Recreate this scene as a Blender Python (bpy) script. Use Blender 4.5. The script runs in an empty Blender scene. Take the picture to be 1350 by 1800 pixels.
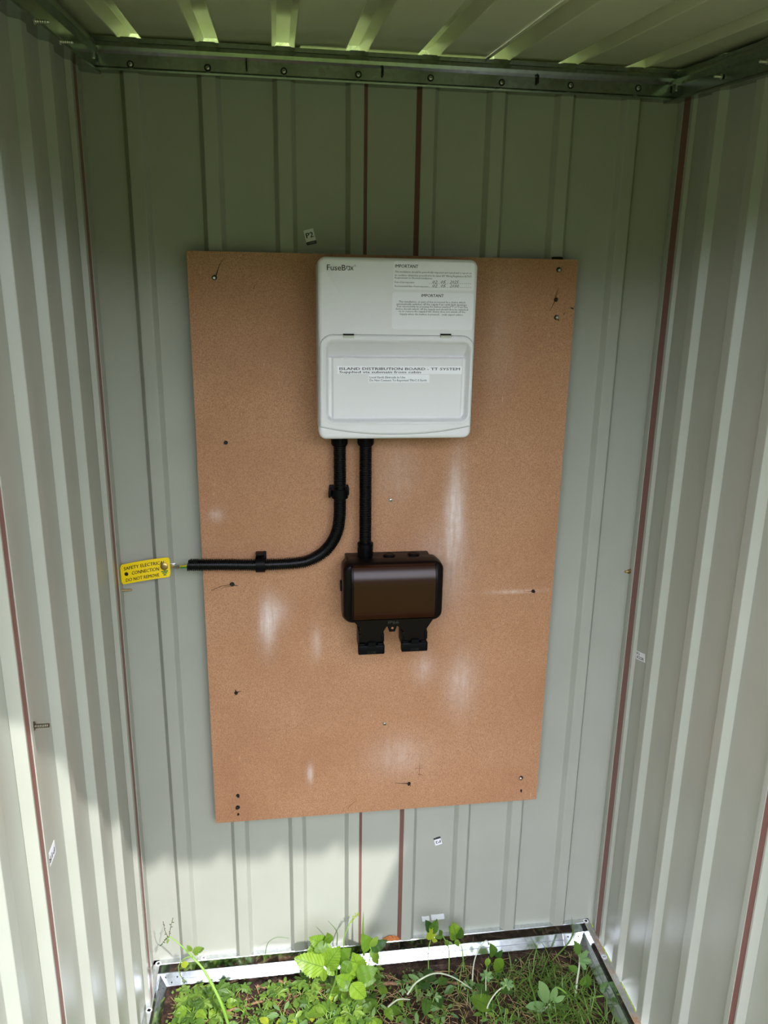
import bpy, bmesh, math, random
from mathutils import Vector, Matrix, noise

# ------------------------------------------------------------------ camera
CAM = Vector((-0.15274, -1.34035, 1.38327))
R_ = Vector((0.99071864, -0.13514414, 0.01458197))
U_ = Vector((0.02193703, 0.26483634, 0.96404382))
F_ = Vector((0.13414671, 0.9547763, -0.26534296))
FOC = 1339.39
C = bpy.context.scene.collection
scn = bpy.context.scene
cd = bpy.data.cameras.new('camera'); cam = bpy.data.objects.new('camera', cd); C.objects.link(cam)
cd.sensor_fit = 'HORIZONTAL'; cd.sensor_width = 36.0; cd.lens = FOC / 1350 * 36.0
cd.clip_start = 0.02; cd.clip_end = 200
m = Matrix((R_, U_, -F_)).transposed().to_4x4(); m.translation = CAM
cam.matrix_world = m
scn.camera = cam

# ------------------------------------------------------------------ sky, sun, exposure
world = bpy.data.worlds.new('sky'); scn.world = world; world.use_nodes = True
wn = world.node_tree; wn.nodes.clear()
wo = wn.nodes.new('ShaderNodeOutputWorld'); bg = wn.nodes.new('ShaderNodeBackground')
tc = wn.nodes.new('ShaderNodeTexCoord'); sp = wn.nodes.new('ShaderNodeSeparateXYZ')
mr = wn.nodes.new('ShaderNodeValToRGB'); nz = wn.nodes.new('ShaderNodeTexNoise'); mx = wn.nodes.new('ShaderNodeMix'); mx.data_type = 'RGBA'
wn.links.new(tc.outputs['Generated'], sp.inputs[0]); wn.links.new(sp.outputs['Z'], mr.inputs[0])
mr.color_ramp.elements[0].color = (0.93, 0.97, 1.13, 1); mr.color_ramp.elements[1].color = (0.62, 0.74, 0.98, 1)
nz.inputs['Scale'].default_value = 2.2; nz.inputs['Detail'].default_value = 5
wn.links.new(tc.outputs['Generated'], nz.inputs['Vector'])
rp = wn.nodes.new('ShaderNodeValToRGB'); rp.color_ramp.elements[0].position = .38; rp.color_ramp.elements[1].position = .62
wn.links.new(nz.outputs['Fac'], rp.inputs[0]); wn.links.new(rp.outputs['Color'], mx.inputs[0])
wn.links.new(mr.outputs['Color'], mx.inputs[6]); mx.inputs[7].default_value = (0.98, 1.0, 1.11, 1)
wn.links.new(mx.outputs[2], bg.inputs['Color']); bg.inputs['Strength'].default_value = 5.8
wn.links.new(bg.outputs[0], wo.inputs['Surface'])
SUN_DIR = Vector((-0.42, 1.0, -1.153)).normalized()          # direction the sunlight travels
sd = bpy.data.lights.new('sun', 'SUN'); so = bpy.data.objects.new('sun', sd); C.objects.link(so)
sd.energy = 3.3; sd.angle = math.radians(0.9); sd.color = (1.0, 0.975, 0.985)
so.rotation_euler = SUN_DIR.to_track_quat('-Z', 'Y').to_euler(); so.location = (2, -4, 5)
vs = scn.view_settings
vs.view_transform = 'Standard'; vs.look = 'None'; vs.gamma = 1.0; vs.use_curve_mapping = False; vs.exposure = 0.62

# ------------------------------------------------------------------ helpers
random.seed(7)
def ray(px, py):
    return F_ + R_ * ((px - 675) / FOC) - U_ * ((py - 900) / FOC)
def wp(px, py, Y=0.0):          # point of the plane Y = const seen at photo pixel
    d = ray(px, py); return CAM + d * ((Y - CAM.y) / d.y)
def gp(px, py, Z=0.0):          # point of the plane Z = const
    d = ray(px, py); return CAM + d * ((Z - CAM.z) / d.z)
def xp(px, py, X=0.0):
    d = ray(px, py); return CAM + d * ((X - CAM.x) / d.x)
def lin(h):
    h = h.lstrip('#'); o = []
    for i in (0, 2, 4):
        c = int(h[i:i+2], 16) / 255
        o.append(c / 12.92 if c <= .04045 else ((c + .055) / 1.055) ** 2.4)
    return tuple(o) + (1.0,)

ORIG = {}
def tag(o, label=None, cat=None, group=None, kind=None):
    if label: o['label'] = label
    if cat: o['category'] = cat
    if group: o['group'] = group
    if kind: o['kind'] = kind
    return o
def root(name, loc, label=None, cat=None, group=None, kind=None):
    o = bpy.data.objects.new(name, None); C.objects.link(o); o.location = loc
    o.empty_display_size = .02
    ORIG[o.name] = Vector(loc)
    return tag(o, label, cat, group, kind)
def origin(o):
    while o.parent: o = o.parent
    return ORIG.get(o.name, Vector((0, 0, 0)))
def build(name, bm, mats, parent=None, smooth=None, base=None):
    """bm in world coordinates -> one mesh object"""
    off = origin(parent) if parent else Vector(base if base else (0, 0, 0))
    if off.length: bmesh.ops.translate(bm, vec=-off, verts=bm.verts)
    bm.normal_update()
    me = bpy.data.meshes.new(name); bm.to_mesh(me); bm.free()
    for mt in (mats if isinstance(mats, (list, tuple)) else [mats]): me.materials.append(mt)
    if smooth is not None:
        for p in me.polygons: p.use_smooth = True
        if smooth < 180: me.set_sharp_from_angle(angle=math.radians(smooth))
    o = bpy.data.objects.new(name, me); C.objects.link(o)
    if parent: o.parent = parent
    elif base: o.location = base
    if not parent: ORIG[o.name] = Vector(base) if base else Vector((0, 0, 0))
    return o
def add_box(bm, lo, hi, bev=0.0, seg=2, mi=0):
    r = bmesh.ops.create_cube(bm, size=1.0); vv = r['verts']
    lo = Vector(lo); hi = Vector(hi); c = (lo + hi) / 2; s = hi - lo
    for v in vv: v.co = Vector((v.co.x * s.x, v.co.y * s.y, v.co.z * s.z)) + c
    ff = list({f for v in vv for f in v.link_faces})
    for f in ff: f.material_index = mi
    if bev > 0:
        ee = list({e for v in vv for e in v.link_edges})
        bmesh.ops.bevel(bm, geom=ee, offset=bev, segments=seg, profile=.5, affect='EDGES')
def frame_of(d, ref=None):
    d = d.normalized()
    ref = ref or (Vector((0, 0, 1)) if abs(d.z) < .9 else Vector((1, 0, 0)))
    a = d.cross(ref).normalized(); b = a.cross(d).normalized()
    return a, b
def add_tube(bm, pts, rad, seg=12, caps=True, mi=0):
    """rad: number or list per point"""
    pts = [Vector(p) for p in pts]; n = len(pts)
    if not isinstance(rad, (list, tuple)): rad = [rad] * n
    rings = []; a = None
    for i, p in enumerate(pts):
        d = (pts[min(i + 1, n - 1)] - pts[max(i - 1, 0)])
        if d.length < 1e-9: d = Vector((0, 0, 1))
        d.normalize()
        if a is None: a, b = frame_of(d)
        else:
            a = (a - d * a.dot(d)); a = a.normalized() if a.length > 1e-6 else frame_of(d)[0]
            b = a.cross(d).normalized()
        rings.append([bm.verts.new(p + (a * math.cos(t) + b * math.sin(t)) * rad[i]) for t in [2 * math.pi * k / seg for k in range(seg)]])
    for i in range(n - 1):
        for k in range(seg):
            f = bm.faces.new((rings[i][k], rings[i][(k + 1) % seg], rings[i + 1][(k + 1) % seg], rings[i + 1][k])); f.material_index = mi
    if caps:
        for rg in (rings[0][::-1], rings[-1]):
            try: bm.faces.new(rg).material_index = mi
            except ValueError: pass
def add_cyl(bm, a, b, r, seg=16, mi=0, r2=None):
    add_tube(bm, [a, b], [r, r if r2 is None else r2], seg, True, mi)
def add_prism(bm, poly, lo, hi, axis, mi=0):
    """closed polygon (2 coords) extruded along axis between lo and hi"""
    def P(u, v, t):
        return (t, u, v) if axis == 'x' else ((u, t, v) if axis == 'y' else (u, v, t))
    A = [bm.verts.new(P(u, v, lo)) for u, v in poly]; B = [bm.verts.new(P(u, v, hi)) for u, v in poly]
    n = len(poly); fs = [bm.faces.new(A), bm.faces.new(B[::-1])]
    for i in range(n): fs.append(bm.faces.new((A[i], B[i], B[(i + 1) % n], A[(i + 1) % n])))
    for f in fs: f.material_index = mi
    bmesh.ops.recalc_face_normals(bm, faces=fs)
def rr(cx, cz, w, h, r, n=8):
    out = []
    for qx, qz, a0 in ((1, -1, -90), (1, 1, 0), (-1, 1, 90), (-1, -1, 180)):
        for k in range(n + 1):
            a = math.radians(a0 + 90 * k / n)
            out.append((cx + qx * (w / 2 - r) + r * math.cos(a), cz + qz * (h / 2 - r) + r * math.sin(a)))
    return out
def add_loft_y(bm, cx, cz, w, h, r, layers, n=8, mi=0, back=True):
    """stack of rounded rectangles (inset, Y) facing -Y"""
    loops = []
    for ins, y in layers:
        loops.append([bm.verts.new((x, y, z)) for x, z in rr(cx, cz, w - 2 * ins, h - 2 * ins, max(r - ins, .0005), n)])
    N = len(loops[0])
    for a, b in zip(loops, loops[1:]):
        for k in range(N): bm.faces.new((a[k], a[(k + 1) % N], b[(k + 1) % N], b[k])).material_index = mi
    bm.faces.new(loops[-1]).material_index = mi
    if back: bm.faces.new(loops[0][::-1]).material_index = mi

# ------------------------------------------------------------------ materials
def mat(name, col, rough=.5, metal=0.0, spec=.5, coat=0.0):
    mt = bpy.data.materials.new(name); mt.use_nodes = True
    b = mt.node_tree.nodes['Principled BSDF']
    b.inputs['Base Color'].default_value = col if len(col) == 4 else tuple(col) + (1,)
    b.inputs['Roughness'].default_value = rough; b.inputs['Metallic'].default_value = metal
    b.inputs['Specular IOR Level'].default_value = spec; b.inputs['Coat Weight'].default_value = coat
    return mt
def N(mt, t, **kw):
    n = mt.node_tree.nodes.new(t)
    for k, v in kw.items():
        if k.startswith('i_'): n.inputs[k[2:].replace('_', ' ')].default_value = v
        else: setattr(n, k, v)
    return n
def L(mt, a, b): mt.node_tree.links.new(a, b)
def bsdf(mt): return mt.node_tree.nodes['Principled BSDF']
def ramp(mt, fac, stops):
    r = N(mt, 'ShaderNodeValToRGB'); e = r.color_ramp.elements
    e[0].position, e[0].color = stops[0][0], stops[0][1]; e[1].position, e[1].color = stops[-1][0], stops[-1][1]
    for p_, c_ in stops[1:-1]:
        x = e.new(p_); x.color = c_
    L(mt, fac, r.inputs[0]); return r.outputs['Color']
def mixc(mt, fac, a, b, mode='MIX'):
    x = N(mt, 'ShaderNodeMix', data_type='RGBA', blend_type=mode)
    for sock, v in ((0, fac), (6, a), (7, b)):
        if hasattr(v, 'is_output'): L(mt, v, x.inputs[sock])
        else: x.inputs[sock].default_value = v
    return x.outputs[2]
def math_(mt, op, a, b=0.0, c=0.0):
    x = N(mt, 'ShaderNodeMath', operation=op)
    for i, v in enumerate((a, b, c)):
        if hasattr(v, 'is_output'): L(mt, v, x.inputs[i])
        else: x.inputs[i].default_value = v
    return x.outputs[0]
def objco(mt, scale=(1, 1, 1)):
    t = N(mt, 'ShaderNodeTexCoord'); mp = N(mt, 'ShaderNodeMapping'); mp.inputs['Scale'].default_value = scale
    L(mt, t.outputs['Object'], mp.inputs[0]); return mp.outputs[0]
def noise_(mt, vec, scale, detail=3, rough=.5):
    n = N(mt, 'ShaderNodeTexNoise'); n.inputs['Scale'].default_value = scale; n.inputs['Detail'].default_value = detail; n.inputs['Roughness'].default_value = rough
    L(mt, vec, n.inputs['Vector']); return n.outputs['Fac']
def bump(mt, h, strength=.2, dist=.001):
    b = N(mt, 'ShaderNodeBump'); b.inputs['Strength'].default_value = strength; b.inputs['Distance'].default_value = dist
    L(mt, h, b.inputs['Height']); L(mt, b.outputs[0], bsdf(mt).inputs['Normal'])

def make_paint(name, col, rough=.34):
    mt = mat(name, col, rough, 0, .5)
    v = objco(mt); n = noise_(mt, v, 9, 3)
    c = ramp(mt, n, [(.3, tuple(x * .96 for x in col[:3]) + (1,)), (.7, tuple(min(1, x * 1.03) for x in col[:3]) + (1,))])
    L(mt, c, bsdf(mt).inputs['Base Color'])
    w = noise_(mt, objco(mt, (1, 1, .35)), 6, 2); bump(mt, w, .12, .01)
    return mt
PAINT = make_paint('sage_paint', (0.355, 0.362, 0.300, 1))
ROOFP = make_paint('sage_roof_paint', (0.560, 0.570, 0.390, 1), .16)
PRIMER = mat('brown_primer', (0.200, 0.088, 0.072, 1), .5)
def make_galv(name, tint=(0.60, 0.63, 0.65), rough=.22):
    mt = mat(name, tint + (1,), rough, 1.0)
    vo = N(mt, 'ShaderNodeTexVoronoi'); vo.inputs['Scale'].default_value = 160; L(mt, objco(mt), vo.inputs['Vector'])
    c = ramp(mt, vo.outputs['Color'], [(0, tuple(x * .86 for x in tint) + (1,)), (1, tuple(min(1, x * 1.12) for x in tint) + (1,))])
    L(mt, c, bsdf(mt).inputs['Base Color'])
    n = noise_(mt, objco(mt), 30, 3); r = N(mt, 'ShaderNodeMapRange'); r.inputs['To Min'].default_value = rough * .6; r.inputs['To Max'].default_value = rough * 1.6
    L(mt, n, r.inputs['Value']); L(mt, r.outputs[0], bsdf(mt).inputs['Roughness'])
    bump(mt, noise_(mt, objco(mt), 22, 2), .05, .004)
    return mt
GALV = make_galv('dimmed_galvanised', (.29, .32, .31), .2)  # tint darkened to carry the dim interior the top rails reflect
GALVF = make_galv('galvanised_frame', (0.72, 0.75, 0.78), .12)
def make_dirty():
    mt = make_galv('dusty_galvanised', (0.62, 0.62, 0.60), .45)
    base = bsdf(mt).inputs['Base Color'].links[0].from_socket
    n = noise_(mt, objco(mt), 26, 5, .65); f = ramp(mt, n, [(.42, (0, 0, 0, 1)), (.62, (1, 1, 1, 1))])
    L(mt, mixc(mt, f, base, lin('a8835f')), bsdf(mt).inputs['Base Color'])
    inv = math_(mt, 'SUBTRACT', 1.0, f); L(mt, inv, bsdf(mt).inputs['Metallic'])
    return mt
GALVD = make_dirty()
ZINC = mat('zinc_screw', (.55, .55, .52, 1), .3, 1.0)
BRASS = mat('brass', (.50, .34, .14, 1), .42, 1.0)
DARKM = mat('dark_steel', (.035, .032, .03, 1), .4, .6)
HOLE = mat('dark_hole', (.006, .005, .004, 1), .9)
BLACK = mat('black_plastic', (.0025, .0025, .003, 1), .42, 0, .1)
BLACKG = mat('black_gloss_plastic', (.0050, .0030, .0026, 1), .34, 0, .12)  # slight brown tint stands in for the mirrored ceiling and board
CONDM = mat('black_conduit', (.0025, .0025, .003, 1), .36, 0, .2)
SMOKE = mat('smoked_plastic', (.026, .0078, .0028, 1), .24, 0, .24)
ENAMEL = mat('white_enamel', (.75,.745,.735,1), .36)
LABELM = mat('label_paper', (.83,.83,.84,1), .42)
STRIPM = mat('printed_tape', (.90,.90,.92,1), .4)
STICKM = mat('sticker_paper', lin('e4e4e8'), .5)
INK = mat('black_ink', (.012, .012, .014, 1), .55)
GREYINK = mat('grey_ink', (.045, .045, .05, 1), .55)
WHITEINK = mat('white_ink', (.6, .6, .6, 1), .5)
TAGY = mat('yellow_tag', lin('f2d012'), .35)
TAGG = mat('green_ink', lin('1c6e3a'), .5)
WIREG = mat('wire_green', lin('3f9c35'), .4)
WIREY = mat('wire_yellow', lin('e0c020'), .4)

def make_board():
    mt = mat('hardboard', lin('b98863'), .62, 0, .3)
    v = objco(mt)
    big = noise_(mt, v, 5, 4, .6)
    base = ramp(mt, big, [(.3, lin('a87957')), (.5, lin('b28561')), (.72, lin('bb8f6c'))])
    fine = noise_(mt, v, 750, 2, .6)
    base = mixc(mt, ramp(mt, fine, [(.36, (.8, .8, .8, 1)), (.56, (0, 0, 0, 1))]), base, lin('906245'))
    fib = noise_(mt, objco(mt, (1, 1, .55)), 430, 3, .7)
    base = mixc(mt, ramp(mt, fib, [(.62, (0, 0, 0, 1)), (.75, (.75, .75, .75, 1))]), base, lin('d2ae90'))
    # long light fibres
    for ang, sc in ((.7, 1.0), (-.5, 1.3), (1.9, .9)):
        mp = N(mt, 'ShaderNodeMapping'); mp.inputs['Rotation'].default_value = (0, ang, 0); mp.inputs['Scale'].default_value = (300 * sc, 300, 60 * sc)
        t = N(mt, 'ShaderNodeTexCoord'); L(mt, t.outputs['Object'], mp.inputs[0])
        f2 = noise_(mt, mp.outputs[0], 1.0, 2, .5)
        base = mixc(mt, ramp(mt, f2, [(.70, (0, 0, 0, 1)), (.78, (.5, .5, .5, 1))]), base, lin('d6b799'))
    spk = N(mt, 'ShaderNodeTexVoronoi'); spk.inputs['Scale'].default_value = 95; L(mt, v, spk.inputs['Vector'])
    base = mixc(mt, ramp(mt, spk.outputs['Distance'], [(.03, (.7, .7, .7, 1)), (.07, (0, 0, 0, 1))]), base, lin('8a6044'))
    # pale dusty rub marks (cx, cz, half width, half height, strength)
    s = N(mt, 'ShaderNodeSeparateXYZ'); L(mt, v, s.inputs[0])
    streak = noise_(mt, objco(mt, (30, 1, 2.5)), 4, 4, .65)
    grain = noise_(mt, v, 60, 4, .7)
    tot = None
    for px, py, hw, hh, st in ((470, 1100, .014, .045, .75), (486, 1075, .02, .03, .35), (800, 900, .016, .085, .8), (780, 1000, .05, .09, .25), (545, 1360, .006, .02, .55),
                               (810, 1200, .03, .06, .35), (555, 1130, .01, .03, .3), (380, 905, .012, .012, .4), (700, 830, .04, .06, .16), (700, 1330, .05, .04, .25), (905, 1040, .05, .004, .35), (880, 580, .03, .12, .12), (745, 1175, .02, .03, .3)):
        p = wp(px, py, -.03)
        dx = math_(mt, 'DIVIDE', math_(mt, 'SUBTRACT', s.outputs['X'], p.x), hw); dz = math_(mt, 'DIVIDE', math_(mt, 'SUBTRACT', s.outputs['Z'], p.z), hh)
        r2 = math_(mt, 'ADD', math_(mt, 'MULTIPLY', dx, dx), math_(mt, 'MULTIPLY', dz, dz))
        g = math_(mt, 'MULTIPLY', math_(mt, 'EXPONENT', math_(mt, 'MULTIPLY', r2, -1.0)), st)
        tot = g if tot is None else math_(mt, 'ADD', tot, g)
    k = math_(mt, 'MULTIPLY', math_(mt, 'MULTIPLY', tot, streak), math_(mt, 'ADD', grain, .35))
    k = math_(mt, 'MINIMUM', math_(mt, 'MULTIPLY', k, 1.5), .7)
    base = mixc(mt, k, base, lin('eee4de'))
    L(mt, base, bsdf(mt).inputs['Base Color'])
    bump(mt, fine, .15, .0006)
    return mt
BOARD = make_board()
BOARDE = mat('hardboard_edge', lin('8a6040'), .8)
CRACK = mat('crack_stain', lin('3a2416'), .9)
CHARM = mat('scuff_stain', lin('8a5a3c'), .9)

def make_soil():
    mt = mat('soil', (.05, .03, .02, 1), .95, 0, .2)
    v = objco(mt); n = noise_(mt, v, 45, 6, .7)
    c = ramp(mt, n, [(.3, (.012, .008, .006, 1)), (.5, (.05, .028, .018, 1)), (.7, (.13, .075, .045, 1))])
    L(mt, c, bsdf(mt).inputs['Base Color']); bump(mt, n, .8, .02)
    return mt
SOIL = make_soil()
def make_lawn():
    mt = mat('lawn', (.12, .2, .04, 1), .9, 0, .2)
    v = objco(mt); n = noise_(mt, v, 2.5, 8, .75)
    c = ramp(mt, n, [(.3, (.018, .030, .003, 1)), (.55, (.044, .062, .005, 1)), (.75, (.09, .105, .010, 1))])
    L(mt, c, bsdf(mt).inputs['Base Color']); bump(mt, n, .6, .1)
    return mt
LAWN = make_lawn()
def make_treemat(name, c0, c1, c2):
    mt = mat(name, (.05, .1, .02, 1), .8, 0, .3)
    n = noise_(mt, objco(mt), 3.0, 9, .8)
    c = ramp(mt, n, [(.32, c0), (.52, c1), (.72, c2)])
    L(mt, c, bsdf(mt).inputs['Base Color']); bump(mt, n, 1.0, .3)
    return mt
TREES = make_treemat('tree_foliage', (.010, .022, .003, 1), (.040, .075, .010, 1), (.12, .17, .03, 1))
TREEB = make_treemat('sunny_foliage', (.06, .11, .015, 1), (.30, .38, .09, 1), (.62, .66, .28, 1))  # foliage lightened in colour to look sunlit through the roof gaps
def make_leaf(name, dark, mid, light, veins=True, rough=.42, trans=.35):
    mt = mat(name, mid, rough, 0, .45)
    nt = mt.node_tree; b = bsdf(mt)
    oi = N(mt, 'ShaderNodeObjectInfo')
    c = ramp(mt, oi.outputs['Random'], [(0, dark), (.5, mid), (1, light)])
    n = noise_(mt, objco(mt), 160, 3); c = mixc(mt, math_(mt, 'MULTIPLY', n, .35), c, dark)
    if veins:
        uv = N(mt, 'ShaderNodeTexCoord'); s = N(mt, 'ShaderNodeSeparateXYZ'); L(mt, uv.outputs['UV'], s.inputs[0])
        ax = math_(mt, 'ABSOLUTE', math_(mt, 'SUBTRACT', s.outputs['X'], .5))
        ph = math_(mt, 'FRACT', math_(mt, 'MULTIPLY', math_(mt, 'SUBTRACT', s.outputs['Y'], math_(mt, 'MULTIPLY', ax, .75)), 8.0))
        ln = math_(mt, 'LESS_THAN', ph, .16); mid_ = math_(mt, 'LESS_THAN', ax, .025)
        vv = math_(mt, 'MAXIMUM', ln, mid_)
        c = mixc(mt, math_(mt, 'MULTIPLY', vv, .75), c, dark)
        bump(mt, vv, .8, .002)
    L(mt, c, b.inputs['Base Color'])
    tr = N(mt, 'ShaderNodeBsdfTranslucent'); L(mt, c, tr.inputs['Color'])
    ms = N(mt, 'ShaderNodeMixShader'); ms.inputs[0].default_value = trans
    out = nt.nodes['Material Output']
    L(mt, b.outputs[0], ms.inputs[1]); L(mt, tr.outputs[0], ms.inputs[2]); L(mt, ms.outputs[0], out.inputs['Surface'])
    return mt
def g(*c): return tuple(c) + (1,)
LEAF = make_leaf('bramble_leaf', g(.10, .20, .016), g(.19, .33, .025), g(.28, .43, .035))
LEAFD = make_leaf('dark_leaf', g(.030, .085, .012), g(.062, .14, .018), g(.11, .22, .026))
LEAFP = make_leaf('pale_leaf', g(.13, .24, .08), g(.20, .34, .11), g(.28, .42, .15), veins=False)
LEAFY = make_leaf('yellow_leaf', g(.30, .40, .03), g(.42, .50, .04), g(.55, .55, .05))
HERB = make_leaf('herb_leaf', g(.06, .13, .016), g(.13, .24, .03), g(.24, .36, .05), veins=False)
GRASSM = make_leaf('grass_blade', g(.06, .13, .02), g(.12, .22, .03), g(.20, .32, .05), veins=False, trans=.3)
STEM = mat('green_stem', g(.20, .36, .05), .5)
STEMP = mat('pale_stem', g(.48, .52, .36), .5)
STEMB = mat('brown_stem', g(.12, .07, .03), .7)
def make_twig():
    mt = mat('twig', lin('8c6a50'), .85, 0, .2)
    n = noise_(mt, objco(mt), 90, 5, .7); c = ramp(mt, n, [(.3, lin('5c4030')), (.6, lin('a07c5e')), (.8, lin('c8ab8c'))])
    L(mt, c, bsdf(mt).inputs['Base Color']); bump(mt, n, .5, .002); return mt
TWIG = make_twig()
STRAW = mat('dry_straw', lin('a58a60'), .8)
SAWD = mat('orange_dust', lin('b8743e'), .95)

# ------------------------------------------------------------------ the setting
P0, PITCH = -0.3635, 0.115
XL, XR, D = -0.438, 0.527, 0.88
def roof_z(y): return 1.762 + 0.0995 * y
RB, RC, RD = .0178, .0102, .0120      # rib half base, half crest, depth
def profile(t0, t1, ribs, depth=RD):
    """(t, d) points of a ribbed sheet with rounded folds; d grows inward"""
    pts = [(t0, 0.0)]
    for c in sorted(ribs):
        s = (RB - RC); e = .0011; k = e * .45
        for tt, dd in ((-RB - e, 0), (-RB, k * .35), (-RB + e * .6, k * 1.6), (-RC - e * .6, depth - k * 1.6), (-RC, depth - k * .35), (-RC + e, depth),
                       (RC - e, depth), (RC, depth - k * .35), (RC + e * .6, depth - k * 1.6), (RB - e * .6, k * 1.6), (RB, k * .35), (RB + e, 0)):
            t = c + tt
            if t0 < t < t1: pts.append((t, dd))
    pts.append((t1, 0.0)); return pts
def sheet(name, parent, pts, place, zlo, zhi, mats, brown=(), thick=.0007):
    """place(t, d, z) -> world point; brown: list of (t0, t1) ranges with primer showing"""
    bm = bmesh.new()
    cols = []
    for t, d in pts:
        lo = zlo(t) if callable(zlo) else zlo; hi = zhi(t) if callable(zhi) else zhi
        cols.append([bm.verts.new(place(t, d, z)) for z in (lo, hi)])
    for i, (a, b) in enumerate(zip(cols, cols[1:])):
        f = bm.faces.new((a[0], b[0], b[1], a[1]))
        tm = (pts[i][0] + pts[i + 1][0]) / 2
        if any(lo < tm < hi for lo, hi in brown): f.material_index = 1
    o = build(name, bm, mats, parent)
    md = o.modifiers.new('thickness', 'SOLIDIFY'); md.thickness = thick; md.offset = 0
    return o
ZB = .030
# back wall: three sheets meeting in the ribs beside the centre
wb = root('wall_back', (0, 0, 0), 'back wall of pale sage green ribbed steel sheets behind the brown board', kind='structure')
rib = [P0 + i * PITCH for i in range(8)]
pl = lambda t, d, z: (t, -d, z)
sheet('panel', wb, profile(XL, rib[3] + RB + .001, rib[:4]), pl, ZB, 1.7605, [PAINT, PRIMER], [(rib[3] + RC + .0004, rib[3] + RB - .0002)])
sheet('panel', wb, [(t, d - .0012) for t, d in profile(rib[3] + RB - .004, rib[4] - RB + .004, [])], pl, ZB, 1.7605, [PAINT, PRIMER])
sheet('panel', wb, profile(rib[4] - RB - .001, XR, rib[4:]), pl, ZB, 1.7605, [PAINT, PRIMER], [(rib[4] - RB + .0002, rib[4] - RB + .0050)])
# left wall (t = y)
wl = root('wall_left', (XL, 0, 0), 'left wall of pale sage green ribbed steel sheets', kind='structure')
pl = lambda t, d, z: (XL + d, t, z)
ztop = lambda t: roof_z(t) - .0008
sheet('panel', wl, profile(-.556, 0, [-.443, -.328, -.213]), pl, ZB, ztop, [PAINT, PRIMER])
sheet('panel', wl, profile(-D, -.5561, [-.558, -.673, -.788]), pl, ZB, ztop, [PAINT, PRIMER], [])
# right wall
wr = root('wall_right', (XR, 0, 0), 'right wall of pale sage green ribbed steel sheets', kind='structure')
pr_ = lambda t, d, z: (XR - d, t, z)
sheet('panel', wr, profile(-.480, 0, [-.137, -.252, -.367]), pr_, ZB, ztop, [PAINT, PRIMER])
sheet('panel', wr, profile(-D, -.4801, [-.482, -.597, -.712, -.827]), pr_, ZB, ztop, [PAINT, PRIMER], [])
def seam(parent, X, sgn, y0, y1, yb0, yb1, d, zt):
    """raised joint strip: painted edges, brown primer band"""
    bm = bmesh.new()
    prof = [(y0, .0006), (y0 + .004, d), (yb0, d), (yb0, d - .0012), (yb1, d - .0012), (yb1, d), (y1 - .004, d), (y1, .0006)]
    prev = None
    for y, dd in prof:
        c = [bm.verts.new((X + sgn * dd, y, z)) for z in (ZB, roof_z(y) - .008)]
        if prev:
            f = bm.faces.new((prev[0], c[0], c[1], prev[1]))
            f.material_index = 1 if (yb0 <= prev_y and y <= yb1 and prev_y != y) else 0
        prev, prev_y = c, y
    o = build('joint_strip', bm, [PAINT, PRIMER], parent)
    md = o.modifiers.new('thickness', 'SOLIDIFY'); md.thickness = .0006; md.offset = 0
    return o
seam(wl, XL, 1, -.104, -.050, -.088, -.064, .008, 0)
seam(wl, XL, 1, -.590, -.556, -.583, -.567, .0135, 0)
seam(wr, XR, -1, -.064, -.016, -.052, -.028, .006, 0)
seam(wr, XR, -1, -.518, -.484, -.511, -.497, .0135, 0)
# ceiling: three ribbed roof sheets, ribs standing up, open at the eaves
ce = root('ceiling', (0, 0, 1.762), 'sloping ribbed steel roof sheets in glossy olive green', kind='structure')
Y0, Y1 = -1.187, .075
def roof_sheet(t0, t1, ribs, dz=0):
    bm = bmesh.new(); cols = []
    for t, d in profile(t0, t1, ribs, .021):
        cols.append([bm.verts.new((t, y, roof_z(y) + d + dz)) for y in (Y0, Y1)])
    for a, b in zip(cols, cols[1:]): bm.faces.new((a[0], a[1], b[1], b[0]))
    o = build('panel', bm, ROOFP, ce); md = o.modifiers.new('thickness', 'SOLIDIFY'); md.thickness = .0007; md.offset = 0
roof_sheet(XL - .10, rib[2] + RB + .008, rib[:3])
roof_sheet(rib[2] + RB + .004, rib[5] - RB - .002, rib[3:5], .0016)
roof_sheet(rib[5] - RB - .006, XR + .10, rib[5:])

# top rails: folded galvanised channel with screws
def rail_profile():
    return [(.0, 1.713), (-.030, 1.7105), (-.0305, 1.713), (-.028, 1.716), (-.028, 1.733), (-.0315, 1.7365), (-.034, 1.741), (-.0335, 1.746), (-.030, 1.7485), (-.026, 1.7495), (-.026, 1.7555), (0, 1.757)]
t1 = root('trim_1', (0, 0, 1.71), 'galvanised top rail running along the back wall', kind='structure')
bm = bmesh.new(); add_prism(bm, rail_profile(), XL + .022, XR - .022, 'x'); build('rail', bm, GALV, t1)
def pan_screw(parent, p, nrm, r, mt=ZINC, name='screw', ring=None):
    bm = bmesh.new(); nrm = Vector(nrm).normalized(); p = Vector(p)
    add_tube(bm, [p - nrm * .001, p + nrm * r * .25, p + nrm * r * .55, p + nrm * r * .7], [r, r, r * .75, r * .35], 12)
    a, b = frame_of(nrm)
    q = p + nrm * r * .71
    for u, v in ((a, b), (b, a)):
        w = [q + u * r * .5 + v * r * .09, q - u * r * .5 + v * r * .09, q - u * r * .5 - v * r * .09, q + u * r * .5 - v * r * .09]
        f = bm.faces.new([bm.verts.new(x) for x in w]); f.material_index = 1
    if ring:
        add_tube(bm, [p - nrm * .0008, p + nrm * .0004], ring, 16, mi=1)
    return build(name, bm, [mt, HOLE], parent)
for px, py in ((229, 113), (365, 119), (499, 125), (630, 131), (757, 137), (882, 145), (1003, 150), (1122, 155)):
    pan_screw(t1, wp(px, py, -.028), (0, -1, 0), .0034, ZINC, 'screw', .0052)
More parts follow.
